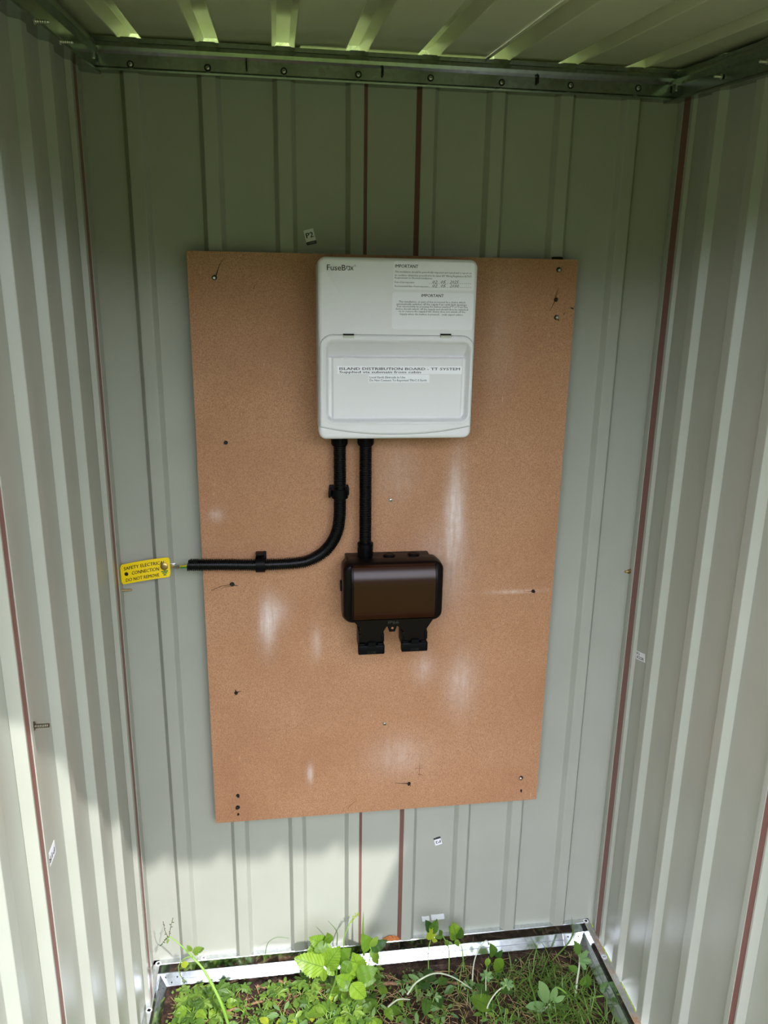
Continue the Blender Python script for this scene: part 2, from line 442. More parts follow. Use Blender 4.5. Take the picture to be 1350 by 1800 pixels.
for px, py in ((433, 113), (673, 124), (946, 138)):      # punched slots
    p = wp(px, py, -.0332); bm = bmesh.new(); add_box(bm, (p.x - .0012, -.0345, p.z - .007), (p.x + .0012, -.031, p.z + .005)); build('slot', bm, HOLE, t1)
def side_rail(name, X, sgn, label):
    t = root(name, (X, 0, 1.71), label, kind='structure')
    bm = bmesh.new()
    prof = [(-v, z) for v, z in rail_profile()]
    ends = []
    for y in (-D + .02, -.004):
        ends.append([bm.verts.new((X + sgn * v, y, z + .0995 * y)) for v, z in prof])
    n = len(prof)
    for i in range(n): bm.faces.new((ends[0][i], ends[0][(i + 1) % n], ends[1][(i + 1) % n], ends[1][i]))
    bm.faces.new(ends[0]); bm.faces.new(ends[1][::-1]); bmesh.ops.recalc_face_normals(bm, faces=bm.faces)
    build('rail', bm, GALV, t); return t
t2 = side_rail('trim_2', XL, 1, 'galvanised top rail running along the left wall')
t3 = side_rail('trim_3', XR, -1, 'galvanised top rail running along the right wall')
def through_screw(parent, p, nrm, ln=.016):
    """thread of a screw poking into the shed"""
    bm = bmesh.new(); nrm = Vector(nrm).normalized(); p = Vector(p); pts = []; rd = []
    n = 14
    for i in range(n): pts.append(p + nrm * ln * i / (n - 1)); rd.append(.0021 if i % 2 else .0016)
    rd[-1] = .0006
    add_tube(bm, pts, rd, 10); add_tube(bm, [p, p + nrm * .0012], .0038, 12)
    return build('screw', bm, ZINC, parent)
for px, py in ((60, 37), (105, 73)): through_screw(t2, xp(px, py, XL + .03), (1, 0, 0))
for px, py in ((1268, 135), (1349, 109)): through_screw(t3, xp(px, py, XR - .03), (-1, 0, 0), .012)
for X, sg, t in ((XL + .026, 1, t2), (XR - .026, -1, t3)):      # corner tab folded over the rail joint
    bm = bmesh.new(); add_box(bm, (X - .005, -.043, 1.720), (X + .005, -.030, 1.741), .002); build('corner_tab', bm, GALV, t, 40)

# floor frame
FRAME = [(0.0, -.012), (-.0270, -.012), (-.0270, .0040), (-.0265, .0048), (-.0130, .0232), (-.0125, .0242), (-.0125, .0463), (-.0113, .0475), (0.0, .0475)]
def slope_pt(t, off=.0004): return (-.0128 - .0137 * t - .802 * off, .0234 - .0187 * t + .597 * off)
def frame_rail(name, label, along, a, b, X=0, sgn=1, mats=(GALVF, GALVF)):
    t = root(name, (X, 0, 0), label, kind='structure')
    bm = bmesh.new(); n = len(FRAME); ends = []
    for s in (a, b):
        ends.append([bm.verts.new((s, v, z) if along == 'x' else (X + sgn * (-v), s, z)) for v, z in FRAME])
    for i in range(n):
        f = bm.faces.new((ends[0][i], ends[0][(i + 1) % n], ends[1][(i + 1) % n], ends[1][i]))
        if i in (6, 7): f.material_index = 1
    bm.faces.new(ends[0]); bm.faces.new(ends[1][::-1]); bmesh.ops.recalc_face_normals(bm, faces=bm.faces)
    build('rail', bm, list(mats), t); return t
b1 = frame_rail('baseboard_back', 'galvanised floor frame rail along the back wall', 'x', XL + .002, XR - .012)
b2 = frame_rail('baseboard_left', 'galvanised floor frame rail along the left wall', 'y', -D, -.001, XL + .002, 1)
b3 = frame_rail('baseboard_right', 'galvanised floor frame rail along the right wall with brown dust on its ledge', 'y', -D, -.001, XR - .012, -1, (GALVF, GALVD))
def slope_quad(parent, name, mt, P, s0, s1, t0, t1, off=.0004):
    bm = bmesh.new(); v = []
    for o in (off, off - .0012):
        for s_, t_ in ((s0, t0), (s1, t0), (s1, t1), (s0, t1)):
            y, z = slope_pt(t_, o); v.append(bm.verts.new(P(s_, y, z)))
    bm.faces.new(v[:4])
    for i in range(4): bm.faces.new((v[i], v[i + 4], v[(i + 1) % 4 + 4], v[(i + 1) % 4]))
    bmesh.ops.recalc_face_normals(bm, faces=bm.faces); return build(name, bm, mt, parent)
PB = lambda s_, y, z: (s_, y, z)
PL = lambda s_, y, z: (XL + .002 - y, s_, z)
PR = lambda s_, y, z: (XR - .012 + y, s_, z)
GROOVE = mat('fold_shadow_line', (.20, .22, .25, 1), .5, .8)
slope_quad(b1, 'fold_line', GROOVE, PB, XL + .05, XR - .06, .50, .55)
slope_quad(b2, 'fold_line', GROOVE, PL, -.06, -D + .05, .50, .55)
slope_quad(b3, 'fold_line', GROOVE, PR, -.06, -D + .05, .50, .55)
# overlapping corner plates with holes
for X0, X1 in ((XL + .015, XL + .058), (XR - .074, XR - .030)):
    pl_ = slope_quad(b1, 'corner_plate', GALVF, PB, X0, X1, .02, 1.0, .0012)
    for fx, ft in ((.25, .3), (.55, .75), (.8, .35)):
        x = X0 + (X1 - X0) * fx; slope_quad(pl_, 'hole', HOLE, PB, x - .0012, x + .0012, ft - .06, ft + .06, .0016)
for p, par in ((gp(278.5, 1694, .0475), b2), (gp(1030, 1619, .0475), b3)):
    pan_screw(par, p, (0, 0, 1), .0030, DARKM, 'screw')
    bm = bmesh.new(); add_tube(bm, [p - Vector((0, 0, .0001)), p + Vector((0, 0, .0003))], .0062, 24); build('paper_ring', bm, STICKM, par)
bm = bmesh.new(); p = gp(1025, 1628, .03); add_cyl(bm, (XR - .0258, -.0135, .026), (XR - .0250, -.0125, .0465), .0014, 8); build('gap', bm, HOLE, b3)

# shed front (outside the frame): posts, header, doors folded open
post_l = root('wall_front', (0, -D, 0), 'door posts and header around the shed opening', kind='structure')
bm = bmesh.new(); add_box(bm, (XR - .017, -D - .012, 0), (XR + .004, -D + .02, 1.66)); build('post', bm, GALV, post_l)
bm = bmesh.new(); add_box(bm, (XL - .004, -D - .012, 0), (XL + .017, -D + .02, 1.66)); build('post', bm, GALV, post_l)
bm = bmesh.new(); add_box(bm, (XL + .018, -D - .012, 1.585), (XR - .018, -D + .01, 1.668)); build('header', bm, PAINT, post_l)
def door_leaf(name, x, y0, y1, dx, label):
    t = root(name, (x, y0, .04), label, kind='structure')
    bm = bmesh.new()
    for k in range(4):
        a, b = k / 4, (k + 1) / 4
        ya, yb = y0 + (y1 - y0) * a, y0 + (y1 - y0) * b - .0006 * (1 if y1 > y0 else -1)
        xa, xb = x + dx * a, x + dx * b
        v = [bm.verts.new(q) for q in ((xa, ya, .04), (xb, yb, .04), (xb, yb, 1.448), (xa, ya, 1.448))]; bm.faces.new(v)
    o = build('leaf_sheet', bm, PAINT, t); md = o.modifiers.new('t', 'SOLIDIFY'); md.thickness = .012
    bm = bmesh.new(); add_box(bm, (x - .014, y0 - .03, .7), (x - .004, y0 - .012, .82), .003); build('hinge', bm, GALV, t)
door_leaf('door_1', XR - .016, -D - .037, -1.36, .002, 'right shed door folded open outside the opening')
door_leaf('door_2', XL - .01, -D - .037, -1.34, -.20, 'left shed door folded open outside the opening')

# ground inside and outside
bm = bmesh.new(); nx, ny = 90, 70; gv = []
def soil_z(x, y): return -.008 + .010 * noise.noise(Vector((x * 9, y * 9, 0))) + .006 * noise.noise(Vector((x * 31, y * 31, 4)))
for j in range(ny + 1):
    y = -D - .05 + (D + .05 - .022) * j / ny
    gv.append([bm.verts.new((XL + .02 + (XR - XL - .045) * i / nx, y, soil_z(XL + (XR - XL) * i / nx, y))) for i in range(nx + 1)])
for j in range(ny):
    for i in range(nx): bm.faces.new((gv[j][i], gv[j][i + 1], gv[j + 1][i + 1], gv[j + 1][i]))
o = build('floor', bm, SOIL, None, 180); tag(o, 'dark bare soil floor under the weeds', kind='structure')
bm = bmesh.new(); s = 40
for q in (((-s, -s), (s, -s), (s, -D - .06), (-s, -D - .06)), ((-s, .004), (s, .004), (s, s), (-s, s)), ((-s, -D - .06), (XL - .004, -D - .06), (XL - .004, .004), (-s, .004)), ((XR + .004, -D - .06), (s, -D - .06), (s, .004), (XR + .004, .004))):
    bm.faces.new([bm.verts.new((x, y, -.012)) for x, y in q])
o = build('ground_outside', bm, LAWN); tag(o, 'grass outside around the shed', kind='structure')
def treeline(name, x0, y0, x1, y1, h, label, seed, mt=None):
    bm = bmesh.new(); n, mz = 70, 16; vv = []
    a = Vector((x0, y0, 0)); d = Vector((x1 - x0, y1 - y0, 0)); nr = Vector((-d.y, d.x, 0)).normalized()
    for j in range(mz + 1):
        row = []
        for i in range(n + 1):
            p = a + d * (i / n); hh = h * (.75 + .35 * noise.noise(Vector((i * .21, seed, 0))))
            z = hh * j / mz
            bul = .9 * noise.noise(Vector((p.x * .9, p.y * .9 + seed, z * .9))) + .4 * noise.noise(Vector((p.x * 2.7, p.y * 2.7, z * 2.7))) - 1.3 * (j / mz) ** 3
            row.append(bm.verts.new(p - nr * bul + Vector((0, 0, z))))
        vv.append(row)
    for j in range(mz):
        for i in range(n): bm.faces.new((vv[j][i], vv[j][i + 1], vv[j + 1][i + 1], vv[j + 1][i]))
    o = build(name, bm, mt or TREES, None, 180); tag(o, label, kind='structure')
treeline('treeline_behind', -12, 5.0, 14, 6.0, 6.5, 'leafy hedge growing behind the shed', 3.1, TREEB)
treeline('sky_blocking_treeline', 16, -16, -16, -16, 5.2, 'added unseen hedge holding back low sky far in front of the shed', 8.7)  # unseen hedge added and raised to darken the upper walls
treeline('treeline_right', 11, 10, 11, -18, 2.8, 'leafy hedge to the right of the shed', 5.2)
treeline('treeline_left', -11, -18, -11, 10, 3.2, 'leafy hedge to the left of the shed', 1.2)

# ------------------------------------------------------------------ text helper
def text_bm(bm, s, place, width=None, cap=.005, bold=0.0, shear=0.0, mi=0, res=2):
    """place(u, v) -> world point; u to the right from the left end, v up from the baseline"""
    cu = bpy.data.curves.new('t', 'FONT'); cu.body = s; cu.size = 1.0; cu.resolution_u = res; cu.shear = shear; cu.fill_mode = 'FRONT'
    to = bpy.data.objects.new('t', cu); C.objects.link(to)
    me = to.to_mesh()
    xs = [v.co.x for v in me.vertices]
    x0, x1 = min(xs), max(xs); sy = cap / .70
    sx = (width / (x1 - x0)) if width else sy
    for k in ((-1, 1) if bold > 0 else (0,)):
        vm = [bm.verts.new(place((v.co.x - x0 + k * bold) * sx, (v.co.y + k * bold * .4) * sy)) for v in me.vertices]
        for p in me.polygons:
            try: f = bm.faces.new([vm[i] for i in p.vertices]); f.material_index = mi
            except ValueError: pass
    to.to_mesh_clear(); bpy.data.objects.remove(to); bpy.data.curves.remove(cu)

# ------------------------------------------------------------------ backing board
BX0, BX1, BZ0, BZ1 = -.2925, .3595, .3930, 1.4580
BY = -.030
board = root('backing_board', ((BX0 + BX1) / 2, -.012, BZ0), 'large brown hardboard panel fixed to the back wall, carrying the electrical boxes', 'board')
bm = bmesh.new()
def edge_wob(t, k): return .0007 * noise.noise(Vector((t * 40, k * 7, 0)))
loop = []
for k, (a, b) in enumerate((((BX0, BZ0), (BX1, BZ0)), ((BX1, BZ0), (BX1, BZ1)), ((BX1, BZ1), (BX0, BZ1)), ((BX0, BZ1), (BX0, BZ0)))):
    for i in range(40):
        t = i / 40; x = a[0] + (b[0] - a[0]) * t; z = a[1] + (b[1] - a[1]) * t; w = edge_wob(t, k) if 0 < i else 0
        loop.append((x + (w if k in (1, 3) else 0), z + (w if k in (0, 2) else 0)))
A = [bm.verts.new((x, -.0126, z)) for x, z in loop]; B = [bm.verts.new((x, BY, z)) for x, z in loop]
n = len(loop)
bm.faces.new(B); bm.faces.new(A[::-1])
for i in range(n): bm.faces.new((A[i], A[(i + 1) % n], B[(i + 1) % n], B[i])).material_index = 1
bmesh.ops.recalc_face_normals(bm, faces=bm.faces)
# material uses world-like object coordinates: keep this mesh at the world origin under the root
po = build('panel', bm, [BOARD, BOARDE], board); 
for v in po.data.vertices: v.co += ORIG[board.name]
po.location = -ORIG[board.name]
for px, py in ((687, 879), (676, 1272)): pan_screw(board, wp(px, py, BY), (0, -1, 0), .0034, ZINC)
for px, py in ((377, 488), (982, 474), (978, 558), (418, 1419), (916, 1367), (719, 1377), (408, 1027), (397, 778), (977, 527), (415, 1218), (418, 1398), (937, 1039), (916, 1389), (419, 1431)):
    p = wp(px, py, BY); bm = bmesh.new()
    big = (px, py) in ((377, 488), (982, 474), (978, 558), (418, 1419), (916, 1367), (408, 1027))
    rr_ = .0042 if big else .0034
    if (px, py) in ((916, 1389), (419, 1431)): rr_ = .0022
    add_tube(bm, [p + Vector((0, .001, 0)), p + Vector((0, -.0006, 0))], [rr_, rr_], 12, mi=1)
    h = p + Vector((random.uniform(-.0012, .0012), 0, random.uniform(-.0008, .0012)))
    add_tube(bm, [h, h + Vector((0, -.004, 0)), h + Vector((0, -.0052, 0))], [rr_ * .62, rr_ * .72, rr_ * .4], 10, mi=0)
    build('nail', bm, [ZINC if (px, py) in ((377, 488), (978, 558), (916, 1367), (982, 474)) else DARKM, HOLE], board)
def scratch(pts, w0, w1, mi=0):
    bm = bmesh.new()
    q = [wp(x, y, BY) for x, y in pts]; n = len(q); L_, R2 = [], []
    for i, p in enumerate(q):
        d = (q[min(i + 1, n - 1)] - q[max(i - 1, 0)]).normalized(); s = d.cross(Vector((0, 1, 0))) * ((w0 + (w1 - w0) * i / (n - 1)) / 2)
        L_.append(bm.verts.new(p + s + Vector((0, -.0003, 0)))); R2.append(bm.verts.new(p - s + Vector((0, -.0003, 0))))
    for i in range(n - 1): bm.faces.new((L_[i], L_[i + 1], R2[i + 1], R2[i]))
    build('scratch', bm, CHARM if mi else CRACK, board)
scratch([(379, 488), (386, 465), (395, 452)], .0012, .0003); scratch([(378, 487), (384, 470), (389, 461)], .0008, .0002)
scratch([(976, 526), (981, 508), (982, 505)], .001, .0003); scratch([(975, 526), (979, 508)], .0006, .0002); scratch([(975, 529), (970, 540), (965, 548)], .0012, .0003)
scratch([(979, 560), (983, 564)], .002, .001); scratch([(406, 1028), (390, 1030), (371, 1038)], .0012, .0008); scratch([(405, 1031), (395, 1032), (388, 1036)], .0008, .0004)
scratch([(409, 1028), (419, 1030)], .0025, .0006); scratch([(716, 1377), (706, 1377), (693, 1376)], .0022, .0005); scratch([(721, 1379), (722, 1383)], .0015, .0004)
scratch([(417, 1421), (405, 1430), (399, 1441)], .0007, .0005, 1); scratch([(416, 1217), (424, 1215)], .002, .0006); scratch([(414, 1212), (415, 1218)], .001, .004)
scratch([(729, 1351), (744, 1350)], .0012, .0006, 1); scratch([(738, 1341), (737, 1362)], .0008, .0012, 1); scratch([(735, 1361), (743, 1362)], .003, .001, 1); scratch([(731, 1341), (731, 1350), (744, 1344)], .0006, .0006, 1)
scratch([(611, 1422), (617, 1414), (627, 1407)], .0016, .001, 1); scratch([(603, 1426), (605, 1418)], .001, .0006, 1)
scratch([(822, 1300), (833, 1320), (838, 1325)], .0005, .0005, 1); scratch([(897, 1185), (905, 1215), (912, 1242)], .0004, .0004, 1); scratch([(832, 517), (829, 540)], .0004, .0004, 1)
scratch([(1003, 541), (1008, 543)], .002, .003); scratch([(991, 554), (993, 548)], .001, .0005); scratch([(430, 500), (446, 512)], .0003, .0003, 1); scratch([(446, 508), (448, 500)], .0008, .0004)
scratch([(940, 1039), (920, 1040)], .002, .0004, 1); scratch([(397, 781), (400, 777)], .003, .001)
bm = bmesh.new(); p = wp(980, 452, -.014); add_box(bm, (p.x - .010, -.020, BZ1 - .003), (p.x + .008, -.0128, BZ1 + .0045), .0012); build('wedge', bm, HOLE, board)

# ------------------------------------------------------------------ distribution board
UX, UZ, UW, UH = .0365, 1.3085, .2515, .2815
UF = -.1200
unit = root('distribution_board', (UX, BY, UZ - UH / 2), 'white metal fuse board with hinged cover, mounted high on the brown board', 'fuse board')
bm = bmesh.new()
add_loft_y(bm, UX, UZ, UW - .003, UH - .003, .011, [(.0, BY), (.0, -.0880)], 8)
build('enclosure', bm, ENAMEL, unit, 35)
bm = bmesh.new()
add_loft_y(bm, UX, UZ, UW, UH, .0125, [(.0, -.0875), (.0, -.1135), (.0006, -.1160), (.0018, -.1180), (.0036, -.1193), (.0062, UF)], 10)
COVER_BM = bm
# hinged flap, modelled as a height field
def sd_rr(x, z, cx, cz, w, h, r):
    qx, qz = abs(x - cx) - (w / 2 - r), abs(z - cz) - (h / 2 - r)
    return math.hypot(max(qx, 0), max(qz, 0)) + min(max(qx, qz), 0) - r
def sm(a, b, t):
    t = max(0, min(1, (t - a) / (b - a))); return t * t * (3 - 2 * t)
FX0, FX1, FZT, FZS, FZB = -.0870, .1605, 1.3335, 1.1885, 1.1755
def zbot(x):
    u = (x - (FX0 + FX1) / 2) / ((FX1 - FX0) / 2); return FZB + (FZS - FZB) * (abs(u) ** 2.2)
def ztop_(x):
    r = .020; e = min(x - FX0, FX1 - x)
    return FZT if e >= r else FZT - r + math.sqrt(max(0, r * r - (r - e) ** 2))
WCX, WCZ, WW, WH = .0390, 1.2605, .2330, .1300
def flap_h(x, z):
    h = .0022
    ed = min(x - FX0, FX1 - x, ztop_(x) - z, z - zbot(x)); h -= .0022 * (1 - sm(0, .0022, ed))
    s = sd_rr(x, z, WCX, WCZ, WW, WH, .014)
    h += .0009 * math.exp(-((s - .0012) / .0016) ** 2)
    if s < 0:
        k = sm(0, .0055, -s)
        top = WCZ + WH / 2
        zp = 1.2988
        ramp_ = -.0010 - .0215 * max(0, min(1, (top - .003 - z) / (top - .003 - zp)))
        pan = sd_rr(x, z, .0395, zp - .0510, .2130, .1020, .004)
        low = -.0130 + .0045 * (1 - sm(-.0016, .0004, pan))
        inner = ramp_ + (low - ramp_) * sm(-.0004, .0016, zp - z)
        h = h * (1 - k) + inner * k
    return h
bm = COVER_BM
cap = max((f for f in bm.faces if len(f.verts) > 20), key=lambda f: -f.calc_center_median().y)
bmesh.ops.delete(bm, geom=[cap], context='FACES_ONLY')
hole = [(FX0 + .0015 + (FX1 - FX0 - .003) * i / 48, 0) for i in range(49)]
hole = [(x, zbot(x) + .0015) for x, _ in hole] + [(x, ztop_(x) - .0015) for x, _ in hole[::-1]]
def hit(poly, cx, cz, a):
    dx, dz = math.cos(a), math.sin(a); best = 0
    for (x0, z0), (x1, z1) in zip(poly, poly[1:] + poly[:1]):
        ex, ez = x1 - x0, z1 - z0; det = dx * -ez + ex * dz
        if abs(det) < 1e-12: continue
        rx, rz = x0 - cx, z0 - cz; t = (rx * -ez + ex * rz) / det; q = (dx * rz - dz * rx) / det
        if t > 0 and -1e-6 <= q <= 1 + 1e-6: best = max(best, t)
    return cx + dx * best, cz + dz * best
outer = rr(UX, UZ, UW - .0124, UH - .0124, .0063, 10); prev = None; first = None; ccx, ccz = .0368, 1.2600
angs = sorted([2 * math.pi * k / 200 for k in range(200)] + [math.atan2(z - ccz, x - ccx) % (2 * math.pi) for x, z in outer])
for a in angs:
    o_ = hit(outer, ccx, ccz, a); i_ = hit(hole, ccx, ccz, a)
    cur = (bm.verts.new((o_[0], UF, o_[1])), bm.verts.new((i_[0], UF, i_[1])), bm.verts.new((i_[0], UF + .026, i_[1])))
    if prev:
        bm.faces.new((prev[0], cur[0], cur[1], prev[1])); bm.faces.new((prev[1], cur[1], cur[2], prev[2]))
    first = first or cur; prev = cur
bm.faces.new((prev[0], first[0], first[1], prev[1])); bm.faces.new((prev[1], first[1], first[2], prev[2]))
bmesh.ops.remove_doubles(bm, verts=bm.verts, dist=.00002)
bmesh.ops.recalc_face_normals(bm, faces=bm.faces)
cover = build('cover', bm, ENAMEL, unit, 50)
bm = bmesh.new(); NX, NZ = 170, 130; vv = []
for i in range(NX + 1):
    u = i / NX; u = u + .12 * math.sin(2 * math.pi * u) / (2 * math.pi) * -1
    x = FX0 + (FX1 - FX0) * u; a, b = zbot(x), ztop_(x)
    vv.append([bm.verts.new((x, UF - .0003 - flap_h(x, a + (b - a) * j / NZ), a + (b - a) * j / NZ)) for j in range(NZ + 1)])
for i in range(NX):
    for j in range(NZ): bm.faces.new((vv[i][j], vv[i + 1][j], vv[i + 1][j + 1], vv[i][j + 1]))
flap = build('flap', bm, ENAMEL, unit, 180)
# the cover has a cut-out behind the flap's dish: rebuild front as a ring by sinking faces
bm = bmesh.new()
# dark seam line round the flap
def outline():
    o = []
    for i in range(61): x = FX0 + (FX1 - FX0) * i / 60; o.append((x, zbot(x)))
    for i in range(61): x = FX1 - (FX1 - FX0) * i / 60; o.append((x, ztop_(x)))
    return o
ol = outline(); add_tube(bm, [(x, UF + .0001, z) for x, z in ol + ol[:1]], .00045, 6, False); build('flap_gap', bm, GREYINK, unit)
for px in (612.5, 783):
    p = wp(px, 591, UF); hg = None
    bm = bmesh.new(); add_box(bm, (p.x - .0085, UF - .0036, p.z - .0028), (p.x + .0085, UF + .001, p.z + .0008), .0008)
    add_cyl(bm, (p.x - .0086, UF - .0030, p.z + .0004), (p.x + .0086, UF - .0030, p.z + .0004), .0013, 12)
    hg = build('hinge', bm, ZINC, unit)
    bm = bmesh.new(); add_box(bm, (p.x - .0085, UF - .0028, p.z + .0014), (p.x + .0085, UF + .001, p.z + .0038)); build('slot', bm, HOLE, hg)

def plate(name, px0, py0, px1, py1, Y, r, mt, parent, t=.0004):
    a, b = wp(px0, py0, Y), wp(px1, py1, Y)
    bm = bmesh.new(); add_loft_y(bm, (a.x + b.x) / 2, (a.z + b.z) / 2, abs(b.x - a.x), abs(a.z - b.z), r, [(0, Y + .0002), (0, Y - t)], 5)
    return build(name, bm, mt, parent)
def line(bm, s, x0, x1, y, cap_px, Y, bold=.004, mi=0, shear=0, res=1):
    a, b = wp(x0, y, Y), wp(x1, y, Y); sc = (b.x - a.x) / (x1 - x0)
    text_bm(bm, s, lambda u, v: (a.x + u, Y, a.z + v), b.x - a.x, cap_px * sc, bold, shear, mi, res)
# logo
bm = bmesh.new(); YT = UF - .0003
line(bm, 'FuseB', 574.8, 607.6, 474.8, 9.6, YT, .006, res=3); line(bm, 'x', 615.6, 621.6, 474.8, 9.6, YT, .006)
a = wp(608.9, 474.8, YT); s_ = .00094
for x0, z0, x1, z1 in ((0, 1.8, 1.1, 6.5), (0, 5.4, 5.8, 6.5), (4.7, 0, 5.8, 6.5), (1.9, 0, 5.8, 1.1)):
    add_box(bm, (a.x + x0 * s_, YT - .0001, a.z + z0 * s_), (a.x + x1 * s_, YT, a.z + z1 * s_))
p = wp(623.8, 467, YT)
add_tube(bm, [(p.x + .0011 * math.cos(t), YT, p.z + .0011 * math.sin(t)) for t in [k * math.pi / 5 for k in range(11)]], .0002, 4, False)
build('logo', bm, GREYINK, unit)
# label one
lb = plate('inspection_label', 691.7, 459, 832.7, 511, UF, .0045, LABELM, unit); tag(lb, 'pale upper label with the handwritten dates')
YT = UF - .0006; bm = bmesh.new()
line(bm, 'IMPORTANT', 694.6, 735, 470.3, 5.4, YT, .016, res=2)
line(bm, 'This installation should be periodically inspected and tested and a report on', 694.2, 828.7, 479, 3.0, YT)
line(bm, 'its condition obtained,as prescribed in the latest IET Wiring Regulations BS7671', 694.2, 828.7, 485, 3.0, YT)
line(bm, 'Requirements for Electrical installations.', 694.2, 760.4, 489.6, 3.0, YT)
line(bm, 'Date of last inspection', 694, 728, 497.3, 3.0, YT); line(bm, 'Recommended date of next inspection', 694, 753.3, 504.2, 3.0, YT)
for y in (499.0, 505.6):
    for k in range(22):
        p = wp(755.5 + k * 3.4, y - .5, YT); add_box(bm, (p.x - .0004, YT - .0001, p.z - .0004), (p.x + .0004, YT, p.z + .0004))
for y, yr in ((498.2, '2025'), (505, '2030')):
    line(bm, '02', 760, 769, y, 4.9, YT, .004, 0, .3); line(bm, '05', 775, 784, y, 4.9, YT, .004, 0, .3); line(bm, yr, 790.5, 806.5, y, 4.9, YT, .004, 0, .3)
build('print', bm, INK, lb)
lb = plate('notice_label', 689.5, 513.3, 830, 580, UF, .0045, LABELM, unit); tag(lb, 'pale lower label with the centred notice')
bm = bmesh.new()
line(bm, 'IMPORTANT', 740.8, 779.9, 521.8, 4.8, YT, .016, res=2)
for s, x0, x1, y in (('This installation, or part of it,is protected by a device which', 701, 817.8, 531.6), ('automatically switches off the supply if an earth fault develops.', 697, 821, 535.8),
                     ('Test six-monthly by pressing the button marked"T"or"Test.The', 697, 821.8, 539.9), ('device should switch off the supply and should then be switched', 695.4, 822.6, 544.3),
                     ('on to restore the supply.if the device does not switch off the', 700.5, 817.8, 548.5), ('Supply when the button is pressed ,  seek expert advice.', 702.8, 814.4, 553.5)):
    line(bm, s, x0, x1, y, 3.1, YT)
build('print', bm, INK, lb)
YF = UF + .0003 - .0047          # face of the flap's middle
FACE = UF - .0003 - flap_h(.04, 1.26)
lb = plate('printed_strip', 592.6, 643.1, 811.9, 657.6, FACE - .0001, .0003, STRIPM, flap, .0003); tag(lb, 'wide white strip with two lines of block lettering')
bm = bmesh.new(); YT = FACE - .0006
line(bm, 'ISLAND DISTRIBUTION BOARD - TT SYSTEM', 596.9, 808.3, 650.3, 4.4, YT, .012, res=2); line(bm, 'Supplied via submain from cabin', 596.9, 739.8, 655.8, 3.9, YT, .012, res=2)
build('print', bm, INK, flap)
lb = plate('printed_strip', 647.8, 658.4, 754.5, 672.4, FACE - .0001, .0003, STRIPM, flap, .0003); tag(lb, 'narrow white strip with two lines of small lettering')
bm = bmesh.new()
line(bm, 'Local Earth Eletrode In Use', 649.8, 712.5, 665.0, 3.6, YT, .008, res=2); line(bm, 'Do Not Connect To Exported TN-C-S Earth', 649.8, 749.8, 670.3, 3.6, YT, .008, res=2)
build('print', bm, INK, flap)

# ------------------------------------------------------------------ conduits
def corrugated(bm, path, r, pitch=.0032, cut=None):
    """path: list of points -> ribbed hose"""
    pts = [Vector(p) for p in path]; out = []; rd = []
    seg = [(a, b, (b - a).length) for a, b in zip(pts, pts[1:])]; tot = sum(s[2] for s in seg)
    def at(s):
        for a, b, l in seg:
            if s <= l: return a + (b - a) * (s / l if l else 0)
            s -= l
        return pts[-1]
    n = int(tot / pitch)
    for i in range(n):
        for f, k in ((0.0, .80), (.10, 1.0), (.52, 1.0), (.62, .80)):
            out.append(at((i + f) * pitch)); rd.append(r * k)
    add_tube(bm, out, rd, 18)
def bez(pts, n=20):
    """Catmull-Rom through points"""
    pts = [Vector(p) for p in pts]; P = [pts[0] * 2 - pts[1]] + pts + [pts[-1] * 2 - pts[-2]]; out = []
    for i in range(1, len(P) - 2):
        for k in range(n):
            t = k / n; a, b, c, d = P[i - 1], P[i], P[i + 1], P[i + 2]
            out.append(.5 * ((2 * b) + (c - a) * t + (2 * a - 5 * b + 4 * c - d) * t * t + (3 * b - a - 3 * c + d) * t ** 3))
    out.append(P[-2]); return out
CY = -.052
def gland(parent, x, z0, z1, y=CY, r=.0132, name='gland', flare_top=True):
    bm = bmesh.new()
    h = z1 - z0
    add_tube(bm, [(x, y, z0), (x, y, z0 + h * .08), (x, y, z0 + h * .78), (x, y, z0 + h * .8), (x, y, z1)], [r * .97, r, r, r * 1.1, r * 1.1] if flare_top else [r * 1.08, r * 1.1, r * 1.1, r, r * .98], 24)
    for k in range(10):
        t = 2 * math.pi * k / 10; c = Vector((x + r * 1.0 * math.cos(t), y + r * 1.0 * math.sin(t), 0)); add_cyl(bm, (c.x, c.y, z0 + h * .1), (c.x, c.y, z0 + h * .7), .0011, 6)
    return build(name, bm, BLACK, parent, 35)
UB = UZ - UH / 2
cl = root('flexible_conduit', (-.051, CY, 1.06), 'black corrugated conduit curving left from the white box to the yellow tag', 'conduit', 'black corrugated conduits')
path = bez([(-.0505, CY, UB - .004), (-.0500, CY, 1.10), (-.0500, CY, 1.055), (-.0505, CY, 1.020), (-.0560, CY, .988), (-.0725, CY, .960), (-.0960, CY, .9430), (-.125, CY, .9350), (-.19, CY, .9335), (-.26, CY, .9360), (-.318, CY, .9375)])
bm = bmesh.new(); corrugated(bm, path, .0108)
bmesh.ops.bisect_plane(bm, geom=bm.verts[:] + bm.edges[:] + bm.faces[:], plane_co=(-.3165, 0, .9375), plane_no=Vector((-1, 0, .55)).normalized(), clear_outer=True)
build('hose', bm, CONDM, cl, 50)
bm = bmesh.new(); add_tube(bm, [(-.3140, CY, .9375), (-.30, CY, .9375)], .0084, 16); build('bore', bm, HOLE, cl)
gland(cl, -.0505, UB - .022, UB + .0005)
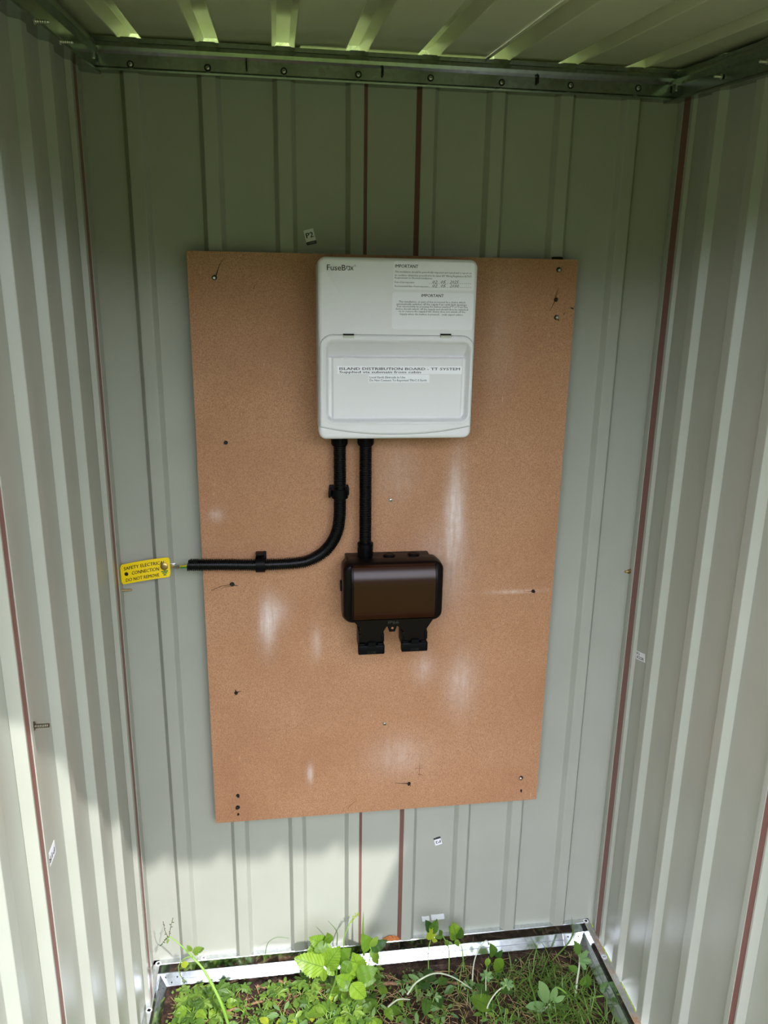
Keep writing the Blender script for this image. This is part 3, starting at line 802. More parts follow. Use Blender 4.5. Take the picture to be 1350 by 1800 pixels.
# earth wire with crimp lug, leading out of the hose
wx = root('earth_wire', (-.325, -.03, .93), 'green and yellow earth wire with crimped silver lug beside the yellow tag', 'wire')
bm = bmesh.new(); wpts = bez([(-.298, CY, .9355), (-.315, CY + .003, .9335), (-.330, -.038, .9290)], 8)
add_tube(bm, wpts, .0026, 12); build('core', bm, WIREG, wx, 60)
bm = bmesh.new(); add_tube(bm, [p + Vector((0, -.0012, .0016)) for p in wpts], .0016, 10); build('stripe', bm, WIREY, wx, 60)
bm = bmesh.new(); add_tube(bm, [(-.328, -.0385, .9295), (-.333, -.036, .9287), (-.339, -.0335, .928), (-.3415, -.031, .9275)], [.0032, .0034, .0031, .0026], 14)
add_box(bm, (-.352, -.0235, .9235), (-.340, -.0218, .9315), .0006); add_tube(bm, [(-.3405, -.0315, .9275), (-.346, -.0230, .9273)], [.0026, .0022], 10)
lg = build('crimp_lug', bm, ZINC, wx, 40)
cr = root('flexible_conduit', (-.0055, CY, 1.06), 'straight black corrugated conduit between the white box and the black socket box', 'conduit', 'black corrugated conduits')
bm = bmesh.new(); corrugated(bm, [(-.0055, CY, UB - .004), (-.0050, CY, 1.06), (-.0050, CY - .004, .955)], .0108); build('hose', bm, CONDM, cr, 50)
gland(cr, -.0055, UB - .022, UB + .0005)
gland(cr, -.0050, .9435, .9700, CY - .004, .0128, 'gland', True)

def clip(x, z, vertical, label, flip=False):
    """saddle clip: base block on the board, hinged strap over the hose"""
    t = root('conduit_clip', (x, BY, z), label, 'conduit clip', 'clips holding the black conduit')
    hw, hl = .0155, .0080
    def bx(bm, a, b, c, d, y0, y1, bev=.0008):      # a..b across the hose, c..d along it
        if vertical: add_box(bm, (x + a, y0, z + c), (x + b, y1, z + d), bev)
        else: add_box(bm, (x + c, y0, z - b), (x + d, y1, z - a), bev)
    bm = bmesh.new(); bx(bm, -hw - .002, hw + .001, -hl + .0005, hl + .0025, -.0385, BY); bx(bm, -hw - .003, -hw + .002, -hl, hl - .002, -.046, -.036); bx(bm, hw - .002, hw + .0015, -hl + .002, hl, -.044, -.036)
    build('base', bm, BLACK, t, 40)
    bm = bmesh.new(); N_ = 18; ro, ri = .0142, .0112; rings = []
    for k in range(N_ + 1):
        a = math.radians(-18 + 216 * k / N_); rings.append((math.cos(a), -math.sin(a)))
    grid = []
    for c, s in rings:
        row = []
        for r_, l in ((ro, -hl), (ro, hl), (ri, hl), (ri, -hl)):
            q = (x + c * r_, CY + s * r_, z + l) if vertical else (x + l, CY + s * r_, z - c * r_)
            row.append(bm.verts.new(q))
        grid.append(row)
    for a, b in zip(grid, grid[1:]):
        for k in range(4): bm.faces.new((a[k], a[(k + 1) % 4], b[(k + 1) % 4], b[k]))
    bm.faces.new(grid[0]); bm.faces.new(grid[-1][::-1]); bmesh.ops.recalc_face_normals(bm, faces=bm.faces)
    build('strap', bm, BLACK, t, 35)
    bm = bmesh.new(); bx(bm, -hw - .0045, -hw - .001, -hl + .001, hl - .004, -.056, -.047); build('catch', bm, BLACK, t, 40)
clip(-.0500, 1.0610, True, 'black clip on the vertical run of conduit below the white box')
clip(-.1905, .9345, False, 'black clip on the horizontal run of conduit near the board edge')

# ------------------------------------------------------------------ weatherproof socket
def sx(px): return wp(px, 1040, -.115).x
sk = root('outdoor_socket', (.037, BY, .79), 'black weatherproof double socket with smoked brown lid, low on the brown board', 'socket')
SB, SL, SF = -.078, -.104, -.1215
bm = bmesh.new()
add_loft_y(bm, .0405, .8870, .1770, .115, .016, [(.008, BY), (.0072, -.048), (.0010, -.052), (0, -.054), (0, SB)], 8)
box = build('back_box', bm, BLACKG, sk, 40)
bm = bmesh.new(); add_box(bm, (-.0400, -.0795, .9300), (.1130, BY, .9440), .0018); build('top_shelf', bm, BLACKG, sk, 40)
for px, py in ((684, 976), (727, 974)):
    p = gp(px, py, .9446); bm = bmesh.new()
    add_tube(bm, [(p.x, p.y, .9438), (p.x, p.y, .9458), (p.x, p.y, .9462)], [.0108, .0106, .0098], 24); add_tube(bm, [(p.x, p.y, .9460), (p.x, p.y, .9470)], [.0078, .0076], 24)
    build('knockout', bm, BLACK, sk, 30)
bm = bmesh.new(); add_tube(bm, [(-.0470, -.062, .893), (-.0505, -.062, .893)], [.0108, .0098], 20); build('knockout', bm, BLACK, sk, 30)
for px in (650, 720):
    p = wp(px, 986, -.08); bm = bmesh.new(); add_box(bm, (p.x - .017, -.086, .9420), (p.x + .017, -.079, .9462), .0008); build('hinge', bm, BLACKG, sk, 40)
# lid frame
lid = None
bm = bmesh.new(); add_loft_y(bm, .0405, .8920, .1775, .1120, .017, [(.0, SB), (.0, -.097), (.0008, -.1000), (.003, -.1035), (.006, -.1050)], 8); lid = build('lid', bm, BLACKG, sk, 45)
# smoked window: bulged front with rounded top
bm = bmesh.new(); prof = [(-.1030, .9450), (-.1075, .9440)]
for k in range(15):
    a = math.radians(34 - 34 * k / 14); prof.append((-.1206 + .060 * (1 - math.cos(a)), .9090 + .060 * math.sin(a)))
prof += [(-.1206, .866), (-.1195, .856), (-.1150, .8480), (-.1060, .8440), (-.1030, .8440)]
add_prism(bm, prof, -.0310, .1115, 'x'); wnd = build('window', bm, SMOKE, lid, 30); 
for x0, x1 in ((-.0350, -.0312), (.1117, .1150)):
    bm = bmesh.new(); add_prism(bm, [(y - .0008 if y < -.104 else y, z + .0008) for y, z in prof], x0, x1, 'x'); build('window_cheek', bm, BLACKG, lid, 30)
# lower lid: two cable spouts with flaps, tab between
bm = bmesh.new()
add_prism(bm, [(-.0310, .8450), (-.0190, .8300), (-.0190, .8040), (.0215, .8040), (.0215, .8220), (.0275, .8320), (.0475, .8320), (.0580, .8220), (.0580, .8040), (.0995, .8040), (.0995, .8250), (.1120, .8450)], -.1120, -.0980, 'y')
build('lower_lid', bm, BLACKG, lid, 30)
bm = bmesh.new(); ring = [(.0290, .8350), (.0300, .8290), (.0330, .8205), (.0430, .8205), (.0460, .8290), (.0470, .8350)]
add_prism(bm, ring, -.1085, -.1020, 'y'); tb = build('padlock_tab', bm, BLACKG, lid, 30)
bm = bmesh.new(); add_tube(bm, [(.0385, -.1082, .8275), (.0385, -.1089, .8275)], .0022, 14); build('hole', bm, BOARDE, tb)
for k, (x0, x1, zt) in enumerate(((-.0225, .0245, .7830), (.0545, .1020, .7850))):
    bm = bmesh.new(); add_box(bm, (x0 + .001, -.108, zt + .006), (x1 - .001, -.072, zt + .040), .0016)
    for xx in (x0 + .001, x1 - .006): add_box(bm, (xx, -.114, zt + .021), (xx + .005, -.106, zt + .036), .001)
    sp_ = build('cable_outlet', bm, BLACK, sk, 40)
    bm = bmesh.new(); z0 = zt - .002
    add_box(bm, (x0, -.1160, z0), (x1, -.1030, z0 + .0175), .0022); add_box(bm, (x0 + .002, -.1150, z0 + .0175), (x0 + .012, -.106, z0 + .0205), .0008); add_box(bm, (x1 - .012, -.1150, z0 + .0175), (x1 - .002, -.106, z0 + .0205), .0008)
    fl = build('outlet_flap', bm, BLACK, sk, 40)
    bm = bmesh.new(); xm = (x0 + x1) / 2; add_prism(bm, [(xm - .0075, z0 + .0165), (xm + .0075, z0 + .0165), (xm + .0065, z0 + .0245), (xm - .0060, z0 + .0245)], -.1185, -.110, 'y'); build('latch', bm, BLACK, sk, 30)
    bm = bmesh.new(); text_bm(bm, 'CLOSE', lambda u, v: (xm - .0075 + u, -.11625, z0 + .0028 + v), .015, .0042, 0, 0, 0, 2); build('embossed_print', bm, mat('raised_black', (.018, .018, .02, 1), .3), fl)
bm = bmesh.new(); text_bm(bm, 'IP66', lambda u, v: (.0300 + u, -.1123, .8370 + v), .019, .0060, 0, 0, 0, 3); build('embossed_print', bm, mat('raised_black_gloss', (.03, .028, .028, 1), .25), lid)

# ------------------------------------------------------------------ safety tag and bolts
def tag_xy(u, v):       # u 0..1 along, v 0..1 up
    top = lambda t: Vector((210.5 + 87.5 * t, 993.5 - 19.5 * t + 5.5 * t * t, 0)); bot = lambda t: Vector((214.0 + 86.0 * t, 1028.0 - 17.5 * t + 3.5 * t * t, 0))
    q = bot(u) * (1 - v) + top(u) * v
    Y = -.0235 - .004 * math.sin(math.pi * u)
    return wp(q.x, q.y, Y)
ty = root('safety_tag', wp(256, 1003, -.02), 'yellow metal safety earth connection tag bolted to the back wall', 'safety tag')
bm = bmesh.new()
poly = rr(.5 * .0925, .5 * .0370, .0925, .0370, .0050, 6)
# strip grid with rounded ends
NU = 40; colz = []
for i in range(NU + 1):
    u = i / NU; x = u * .0925; e = min(x, .0925 - x); r = .005
    ins = 0 if e >= r else (r - math.sqrt(max(0, r * r - (r - e) ** 2)))
    v0, v1 = ins / .037, 1 - ins / .037
    colz.append([(bm.verts.new(tag_xy(u, v)), bm.verts.new(tag_xy(u, v) + Vector((0, .0011, 0)))) for v in (v0, .5, v1)])
for a, b in zip(colz, colz[1:]):
    for k in range(2):
        bm.faces.new((a[k][0], b[k][0], b[k + 1][0], a[k + 1][0])); bm.faces.new((a[k][1], a[k + 1][1], b[k + 1][1], b[k][1]))
    bm.faces.new((a[0][0], a[0][1], b[0][1], b[0][0])); bm.faces.new((a[2][0], b[2][0], b[2][1], a[2][1]))
for c in (colz[0], colz[-1]):
    for k in range(2): bm.faces.new((c[k][0], c[k + 1][0], c[k + 1][1], c[k][1]))
bmesh.ops.recalc_face_normals(bm, faces=bm.faces)
tp = build('plate', bm, TAGY, ty, 50)
def on_tag(u0, u1, v0, cap):
    return lambda u, v: tag_xy(u0 + u, v0 + v) + Vector((0, -.0004, 0))
bm = bmesh.new()
text_bm(bm, 'SAFETY ELECTRICAL', on_tag(.075, .91, .69, .2), .835, .165, .022, 0, 0, 2)
text_bm(bm, 'CONNECTION', on_tag(.225, .77, .40, .2), .55, .165, .022, 0, 0, 2)
text_bm(bm, 'DO NOT REMOVE', on_tag(.095, .77, .10, .2), .675, .165, .022, 0, 0, 2)
pr = build('print', bm, INK, ty)
bm = bmesh.new(); c = tag_xy(.115, .49); add_tube(bm, [c + Vector((0, -.0001, 0)), c + Vector((0, -.0005, 0))], .0034, 18); build('hole', bm, HOLE, ty)
bm = bmesh.new()
for v, hw in ((.325, .070), (.235, .048), (.145, .028)):
    q = [tag_xy(.885 + a, v + b) + Vector((0, -.0004, 0)) for a, b in ((-hw, -.03), (hw, -.03), (hw, .03), (-hw, .03))]; bm.faces.new([bm.verts.new(x) for x in q])
q = [tag_xy(.885 + a, b) + Vector((0, -.0004, 0)) for a, b in ((-.012, .32), (.012, .32), (.012, .42), (-.012, .42))]; bm.faces.new([bm.verts.new(x) for x in q])
build('earth_symbol', bm, TAGG, ty)
c = tag_xy(.885, .58); bm = bmesh.new(); add_tube(bm, [c + Vector((0, .001, 0)), c + Vector((0, -.0026, 0)), c + Vector((0, -.0036, 0)), c + Vector((0, -.0038, 0))], [.0064, .0066, .0052, .002], 24); build('bolt_head', bm, BRASS, ty, 40)

def bolt(base, nrm, ln, r, label, nut=True, mt=None):
    mt = mt or BRASS
    nrm = Vector(nrm).normalized(); base = Vector(base)
    t = root('bolt', base, label, 'bolt', None)
    bm = bmesh.new(); pts, rd = [], []
    for i in range(24): pts.append(base + nrm * ln * i / 23); rd.append(r if i % 2 else r * .86)
    add_tube(bm, pts, rd, 12); build('shank', bm, mt, t)
    if nut:
        bm = bmesh.new(); add_tube(bm, [base, base + nrm * .0010], r * 2.4, 20); build('washer', bm, ZINC, t, 40)
        bm = bmesh.new(); add_tube(bm, [base + nrm * .001, base + nrm * .0058], r * 1.95, 6); build('nut', bm, mt, t)
bolt(xp(52, 1277, XL + .0004), (1, -.0, 0), .021, .0026, 'small bolt with a nut poking from the left wall', True, mat('dull_bolt', (.26, .23, .17, 1), .35, 1.0))
bolt((XL + .0004, -.012, .8795), (1, 0, 0), .017, .0020, 'tiny brass bolt in the corner just below the yellow tag', False)
bolt((XR - .0004, -.006, .8800), (-1, 0, 0), .012, .0022, 'tiny brass bolt in the corner beside the right wall')

# ------------------------------------------------------------------ stickers
def sticker(c, right, up, w, h, label, texts, band=None, rnd=False, bandtext=None):
    """flat paper label centred at c; texts: (string, x, y, width, cap) in fractions"""
    c = Vector(c); right = Vector(right).normalized(); up = Vector(up).normalized(); nrm = right.cross(up)
    if nrm.dot(CAM - c) < 0: raise ValueError('sticker faces away')
    t = root('sticker', c, label, 'sticker', None)
    def P(u, v, k=0): return c + right * ((u - .5) * w) + up * ((v - .5) * h) + nrm * k
    bm = bmesh.new()
    if rnd: ring = [(.5 + .5 * math.cos(a), .5 + .5 * math.sin(a)) for a in [2 * math.pi * k / 28 for k in range(28)]]
    else: ring = [(0, 0), (1, 0), (1, 1), (0, 1)]
    A = [bm.verts.new(P(u, v, -.0001)) for u, v in ring]; B = [bm.verts.new(P(u, v, .0003)) for u, v in ring]
    bm.faces.new(B); bm.faces.new(A[::-1])
    for i in range(len(ring)): bm.faces.new((A[i], A[(i + 1) % len(ring)], B[(i + 1) % len(ring)], B[i]))
    build('paper', bm, STICKM, t)
    bm = bmesh.new()
    for s, x, y, ww, cap in texts: text_bm(bm, s, lambda u, v: P(x + u / w, y + v / h, .0005), ww * w, cap * h, .02, 0, 0, 2)
    if band:
        bm.faces.new([bm.verts.new(P(u, v, .0005)) for u, v in ((0, band[0]), (1, band[0]), (1, band[1]), (0, band[1]))])
    build('print', bm, INK, t)
    if bandtext:
        bm = bmesh.new(); text_bm(bm, bandtext, lambda u, v: P(.12 + u / w, band[0] + (band[1] - band[0]) * .3 + v / h, .0007), .76 * w, (band[1] - band[0]) * .45 * h, .01, 0, 0, 2); build('band_print', bm, WHITEINK, t)
    return t
def rot2(a): a = math.radians(a); return (math.cos(a), 0, math.sin(a)), (-math.sin(a), 0, math.cos(a))
p = wp(545, 416.5, -.0008); r_, u_ = rot2(14)
sticker(p, r_, u_, .0165, .0240, 'white sticker marked P2 with a black band, above the brown board', [('P2', .14, .46, .72, .34)], (0, .21), False, '1150MM')
p = wp(769.5, 1478, -.0008); r_, u_ = rot2(195)
sticker(p, r_, u_, .0150, .0200, 'upside down white sticker marked P2 on the wall below the brown board', [('P2', .14, .34, .72, .36)], (.78, 1), False, None) if False else \
sticker(p, r_, u_, .0150, .0200, 'upside down white sticker marked P2 on the wall below the brown board', [('P2', .14, .46, .72, .34)], (0, .26), False, '1150MM')
p = xp(90.5, 1503, XL + .0006)
sticker(p, (0, -1, -.05), (0, .05, -1), .030, .018, 'small white sticker stuck upside down low on the left wall', [('P1R', .12, .35, .76, .42)])
p = xp(1126, 1154, XR - .0006)
sticker(p, (0, -1, .25), (0, .25, 1), .036, .0165, 'small tilted white sticker with black lettering on the right wall', [('P3', .1, .56, .30, .32), ('R2SR', .12, .14, .76, .32)])
p = gp(287, 89, roof_z(.02) - .0006)
sticker((p.x, p.y, roof_z(p.y) - .0006), (-1, 0, 0), (0, 1, .0995), .024, .016, 'dim sticker on the ceiling near the left end of the rail', [('P-1', .12, .3, .76, .4)])
p = gp(1095, 131, roof_z(.02) - .0006)
sticker((p.x, p.y, roof_z(p.y) - .0006), (-1, 0, 0), (0, 1, .0995), .024, .016, 'dim sticker on the ceiling near the right end of the rail', [('P-1', .12, .3, .76, .4)])
def disc(px, py, txt, rt, up, label):
    p = gp(px, py, .0478); sticker(p, rt, up, .0118, .0118, label, [(txt, .3, .26, .40, .48)], None, True)
disc(358, 1684, '4', (0, 1, 0), (-1, 0, 0), 'round white sticker marked 4 on the back floor rail')
disc(262, 1776, '1', (.85, -.5, 0), (.5, .85, 0), 'round white sticker marked 1 on the left floor rail')
disc(1062, 1682, '2', (0, -1, 0), (1, 0, 0), 'round white sticker marked 2 on the dusty right floor rail')
# two flat pale patches on the wall foot
for (x0, y0, x1, y1), lab in (((741, 1610, 755, 1620), 'small pale patch on the wall foot'), ((757, 1606, 781, 1618), 'larger pale patch on the wall foot')):
    a, b = wp(x0, y1, -.001), wp(x1, y0, -.001); bm = bmesh.new()
    q = [(a.x + .002, a.z), (b.x + .001, a.z + .001), (b.x - .001, b.z), ((a.x + b.x) / 2, b.z - .0008), (a.x, b.z)]
    add_prism(bm, q, -.0014, -.0004, 'y'); o = build('pale_patch', bm, STICKM, None, None, (a.x, -.0004, a.z)); tag(o, lab, 'paper', None)
# orange dust heap on the ledge
p = wp(688, 1650, -.006); bm = bmesh.new(); nn = 26; rows = []
for j in range(7):
    row = []
    for i in range(nn + 1):
        u = i / nn * 2 - 1; v = j / 6
        h = .0075 * max(0, 1 - abs(u) ** 1.2) * (1 - v) ** .8 * (.75 + .9 * noise.noise(Vector((i * .5, j * .6, 2))))
        row.append(bm.verts.new((p.x + u * .020, -.0006 - v * .0105, .0473 + max(0, h))))
    rows.append(row)
for a, b in zip(rows, rows[1:]):
    for i in range(nn): bm.faces.new((a[i], b[i], b[i + 1], a[i + 1]))
o = build('sawdust', bm, SAWD, None, 180); tag(o, 'little heap of orange sawdust on the back floor rail', 'sawdust', kind='stuff')

# ------------------------------------------------------------------ vegetation
GB = Vector((0, 0, 0))
def leaf_mesh(name, Ln, W, m, serr=0.0, fold=.18, droop=.25, peak=.45, rows=12, tip=1.0):
    """single leaf along +Y from the origin, face up +Z, with saw-tooth edge"""
    bm = bmesh.new(); uvl = bm.loops.layers.uv.new('UVMap'); g_ = []; uv = {}
    for j in range(rows + 1):
        t = j / rows
        w = W * (math.sin(math.pi * min(1, t ** (math.log(.5) / math.log(peak)))) ** .75) * .5
        if j in (0, rows): w = W * .015
        row = []
        for u in (-1, -.5, 0, .5, 1):
            k = (1 + (serr if j % 2 else -serr * .6)) if abs(u) == 1 and 0 < j < rows else 1
            x = u * w * k; y = Ln * (t + (.012 if abs(u) == 1 and j % 2 else 0))
            z = fold * abs(x) - droop * Ln * t * t + .015 * Ln * math.sin(t * 22) * abs(u)
            v = bm.verts.new((x, y, z)); uv[v] = (.5 + .5 * x / (W * .5 + 1e-9), t); row.append(v)
        g_.append(row)
    for a, b in zip(g_, g_[1:]):
        for k in range(4):
            f = bm.faces.new((a[k], a[k + 1], b[k + 1], b[k])); f.smooth = True
            for lp in f.loops: lp[uvl].uv = uv[lp.vert]
    me = bpy.data.meshes.new(name); bm.to_mesh(me); bm.free(); me.materials.append(m); return me
def lobed_mesh(name, R, m, lobes=3, spread=150, cut=.5):
    bm = bmesh.new(); uvl = bm.loops.layers.uv.new('UVMap'); c = bm.verts.new((0, 0, 0)); ring = []; n = lobes * 8
    for i in range(n + 1):
        a = math.radians(90 + spread * (i / n - .5) * 2); ph = (i / n * lobes) % 1.0
        r = R * (1 - cut * abs(2 * ph - 1) ** 1.3) * (1 + .10 * (1 if i % 2 else -1)) * (.75 + .25 * math.cos(a - math.pi / 2))
        ring.append(bm.verts.new((r * math.cos(a), r * math.sin(a) + R * .25, .10 * r * math.cos(6 * a) - .15 * r)))
    for a, b in zip(ring, ring[1:]):
        f = bm.faces.new((c, b, a)); f.smooth = False
        for lp in f.loops: lp[uvl].uv = (.5 + .5 * lp.vert.co.x / R, .5 + .5 * lp.vert.co.y / R)
    me = bpy.data.meshes.new(name); bm.to_mesh(me); bm.free(); me.materials.append(m); return me
def blade_mesh(bm, base, tipdir, ln, w, bend, mi=0):
    d = Vector(tipdir).normalized(); side = d.cross(Vector((0, 0, 1)))
    side = side.normalized() if side.length > 1e-4 else Vector((1, 0, 0))
    hor = Vector((d.x, d.y, 0)); hor = hor.normalized() if hor.length > 1e-3 else Vector((random.uniform(-1, 1), random.uniform(-1, 1), 0)).normalized()
    n = 6; A = []
    for i in range(n + 1):
        t = i / n; p = Vector(base) + d * ln * t + (hor * .6 - Vector((0, 0, .8))) * bend * ln * t * t
        ww = w * (1 - t ** 2.2) * .5 + .00008
        A.append((bm.verts.new(p - side * ww), bm.verts.new(p + Vector((0, 0, -.25 * ww)) ), bm.verts.new(p + side * ww)))
    for a, b in zip(A, A[1:]):
        for k in range(2): bm.faces.new((a[k], a[k + 1], b[k + 1], b[k])).material_index = mi
LM = {
 'bramble': leaf_mesh('bramble_leaf', 1, .72, LEAF, .10, .22, .26, .38, 22), 'bramble_dark': leaf_mesh('bramble_leaf_dark', 1, .60, LEAFD, .10, .24, .26, .38, 20),
 'narrow': leaf_mesh('narrow_leaf', 1, .34, LEAFP, .0, .16, .12, .55, 10), 'oval': leaf_mesh('oval_leaf', 1, .50, HERB, .03, .16, .2, .45, 10),
 'yellow': leaf_mesh('yellow_leaf', 1, .66, LEAFY, .05, .16, .2, .45, 10), 'lobed': lobed_mesh('lobed_leaf', 1, HERB, 5, 150, .55), 'tri': lobed_mesh('three_lobed_leaf', 1, LEAFP, 3, 105, .55),
 'cut': leaf_mesh('cut_leaf', 1, .5, HERB, .35, .15, .25, .5, 14),
}
def add_leaf(rt, kind, base, d, up, s, name='leaf', parent=None):
    d = Vector(d).normalized(); up = Vector(up); x = d.cross(up)
    x = x.normalized() if x.length > 1e-4 else Vector((1, 0, 0)); z = x.cross(d).normalized()
    o = bpy.data.objects.new(name, LM[kind]); C.objects.link(o); o.parent = rt
    mm = Matrix((x, d, z)).transposed().to_4x4() @ Matrix.Diagonal((s, s, s, 1)); mm.translation = Vector(base) - origin(rt)
    o.matrix_local = mm; return o
def stem(rt, pts, r0, r1, mt=STEM, name='stem', n=8, seg=8):
    q = bez(pts, n); k = len(q); bm = bmesh.new()
    add_tube(bm, q, [r0 + (r1 - r0) * i / (k - 1) for i in range(k)], seg); return build(name, bm, mt, rt, 180)
def leaf_to(rt, kind, base, tip, up=(0, -.5, .85), name='leaf'):
    b, t = Vector(base), Vector(tip); return add_leaf(rt, kind, b, t - b, up, (t - b).length, name)
sz = soil_z
def ground_at(px, py):
    p = gp(px, py, -.006); return Vector((p.x, p.y, sz(p.x, p.y)))
VIEW = Vector((-.1, -.75, .65))

# bramble sapling in the middle of the rail
yb = -.085
bp = ground_at(575, 1772)
br = root('bramble_sapling', bp, 'bright green bramble sapling with large veined leaves standing before the back rail', 'bramble')
W = lambda px, py, y=yb: wp(px, py, y)
stem(br, [bp, W(582, 1745), W(590, 1722), W(592, 1690), W(583, 1668), W(575, 1658)], .0028, .0016)
stem(br, [W(590, 1722), W(600, 1738, -.10), W(616, 1728, -.11)], .0014, .0010); stem(br, [W(592, 1692), W(575, 1676), W(566, 1662)], .0012, .0009)
stem(br, [ground_at(604, 1768), W(612, 1745, -.11), W(616, 1728, -.115)], .0014, .0010, STEMB)
for a, b, y, up in (((569, 1700), (524, 1688), yb - .02, VIEW), ((570, 1702), (566, 1727), yb - .025, (-.5, -.6, .6)), ((572, 1700), (592, 1672), yb - .005, VIEW), ((592, 1690), (612, 1672), yb, VIEW), ((574, 1701), (588, 1715), yb - .01, VIEW),
                    ((572, 1662), (542, 1668), yb, (0, -.4, .9)), ((573, 1660), (548, 1652), yb, (.1, -.8, .5)), ((575, 1659), (553, 1672), yb - .01, VIEW), ((574, 1662), (580, 1646), yb, (.5, -.7, .3)), ((570, 1663), (578, 1690), yb, VIEW),
                    ((616, 1690), (598, 1716), yb - .02, (-.2, -.7, .6)), ((614, 1692), (628, 1718), yb - .02, VIEW), ((627, 1716), (660, 1705), yb - .03, VIEW), ((630, 1714), (627, 1684), yb - .01, (.4, -.8, .3)), ((628, 1720), (660, 1724), yb - .03, VIEW),
                    ((616, 1728), (595, 1720), yb - .035, VIEW), ((617, 1729), (644, 1758), yb - .045, VIEW), ((617, 1729), (598, 1740), yb - .04, VIEW)):
    leaf_to(br, 'bramble', W(*a, y), W(*b, y - .012), up)
# side shoots right of it
for (bx, by_), top, lv, lab in (((646, 1722), [(648, 1700), (652, 1672), (650, 1664)], [((650, 1668), (640, 1648), 'bramble'), ((652, 1668), (678, 1656), 'bramble_dark'), ((655, 1680), (666, 1694), 'bramble'), ((650, 1672), (668, 1684), 'bramble'), ((652, 1664), (662, 1650), 'oval')], 'young leafy shoot standing beside the tall grass blade at the rail'),
                               ((752, 1692), [(753, 1672), (757, 1652)], [((757, 1640), (768, 1622), 'bramble_dark'), ((757, 1636), (752, 1622), 'bramble_dark'), ((757, 1652), (759, 1634), 'yellow'), ((759, 1652), (768, 1654), 'yellow')], 'slim shoot with one dark and one yellow leaf in front of the back rail'),
                               ((788, 1690), [(789, 1668), (781, 1650), (777, 1644)], [((779, 1645), (766, 1648), 'oval'), ((776, 1644), (774, 1637), 'oval'), ((786, 1656), (796, 1660), 'oval'), ((783, 1652), (788, 1664), 'bramble')], 'thin sprig with three small oval leaves by the back rail'),
                               ((815, 1692), [(813, 1672), (808, 1656)], [((802, 1650), (800, 1628), 'bramble'), ((806, 1650), (812, 1636), 'bramble_dark'), ((803, 1646), (794, 1632), 'bramble'), ((800, 1652), (808, 1664), 'bramble')], 'sapling with one broad upright leaf in front of the back rail'),
                               ((852, 1712), [(857, 1696), (859, 1682)], [((858, 1684), (856, 1700), 'bramble'), ((870, 1686), (886, 1712), 'bramble'), ((868, 1680), (866, 1664), 'bramble_dark'), ((872, 1682), (882, 1674), 'bramble_dark')], 'dark leaved bramble sprig under the right half of the back rail')):
    b0 = ground_at(bx, by_ + 14); yy = min(b0.y, -.055); b0.y = yy
    t = root('leafy_shoot', b0, lab, 'shoot')
    stem(t, [b0] + [wp(x, y, yy) for x, y in top], .0013, .0008)
    for a, b, k in lv: leaf_to(t, k, wp(*a, yy), wp(*b, yy - .008), (.1, -.7, .6))
# tall arching weed on the left with drooping seed head
b0 = ground_at(404, 1806); yy = -.13
t = root('arching_weed', b0, 'tall arching weed with a drooping seed head in front of the left corner', 'weed')
Q = lambda px, py, y=-.10: wp(px, py, y)
stem(t, [b0, Q(388, 1762, -.135), Q(360, 1708, -.115), Q(338, 1682, -.10)], .0034, .0020)
stem(t, [Q(338, 1682), Q(318, 1662, -.095), Q(299, 1647, -.09), Q(294, 1650, -.09)], .0015, .0008)
stem(t, [Q(337, 1681), Q(324, 1685), Q(314, 1698), Q(316, 1712), Q(322, 1726)], .0010, .0005); stem(t, [Q(322, 1724), Q(328, 1722)], .0005, .0003)
for pts in ([(296, 1648), (290, 1636), (287, 1620)], [(297, 1647), (300, 1630), (304, 1613)], [(295, 1649), (288, 1655), (284, 1661)], [(316, 1712), (322, 1721), (328, 1726)]):
    stem(t, [Q(*p, -.09) for p in pts], .0006, .0004, STEMB, 'seed_stalk')
    bm = bmesh.new()
    for k in range(9):
        u = k / 8 * (len(pts) - 1); i = min(int(u), len(pts) - 2); a, b = Q(*pts[i], -.09), Q(*pts[i + 1], -.09); p = a + (b - a) * (u - i)
        q = p + Vector((random.uniform(-.003, .003), random.uniform(-.002, .002), random.uniform(-.003, .003))); add_tube(bm, [p, q, q + (q - p) * .4], [.0004, .0009, .0003], 5)
    tag(build('seed_head', bm, LEAFD, t), kind='stuff')
for a, b, k in (((337, 1672), (330, 1665), 'cut'), ((338, 1674), (352, 1667), 'cut'), ((341, 1673), (356, 1668), 'cut'), ((340, 1676), (348, 1678), 'oval'), ((296, 1650), (293, 1659), 'oval'), ((318, 1697), (330, 1694), 'yellow'), ((322, 1696), (326, 1701), 'yellow')):
    leaf_to(t, k, Q(*a), Q(*b, -.106), VIEW)
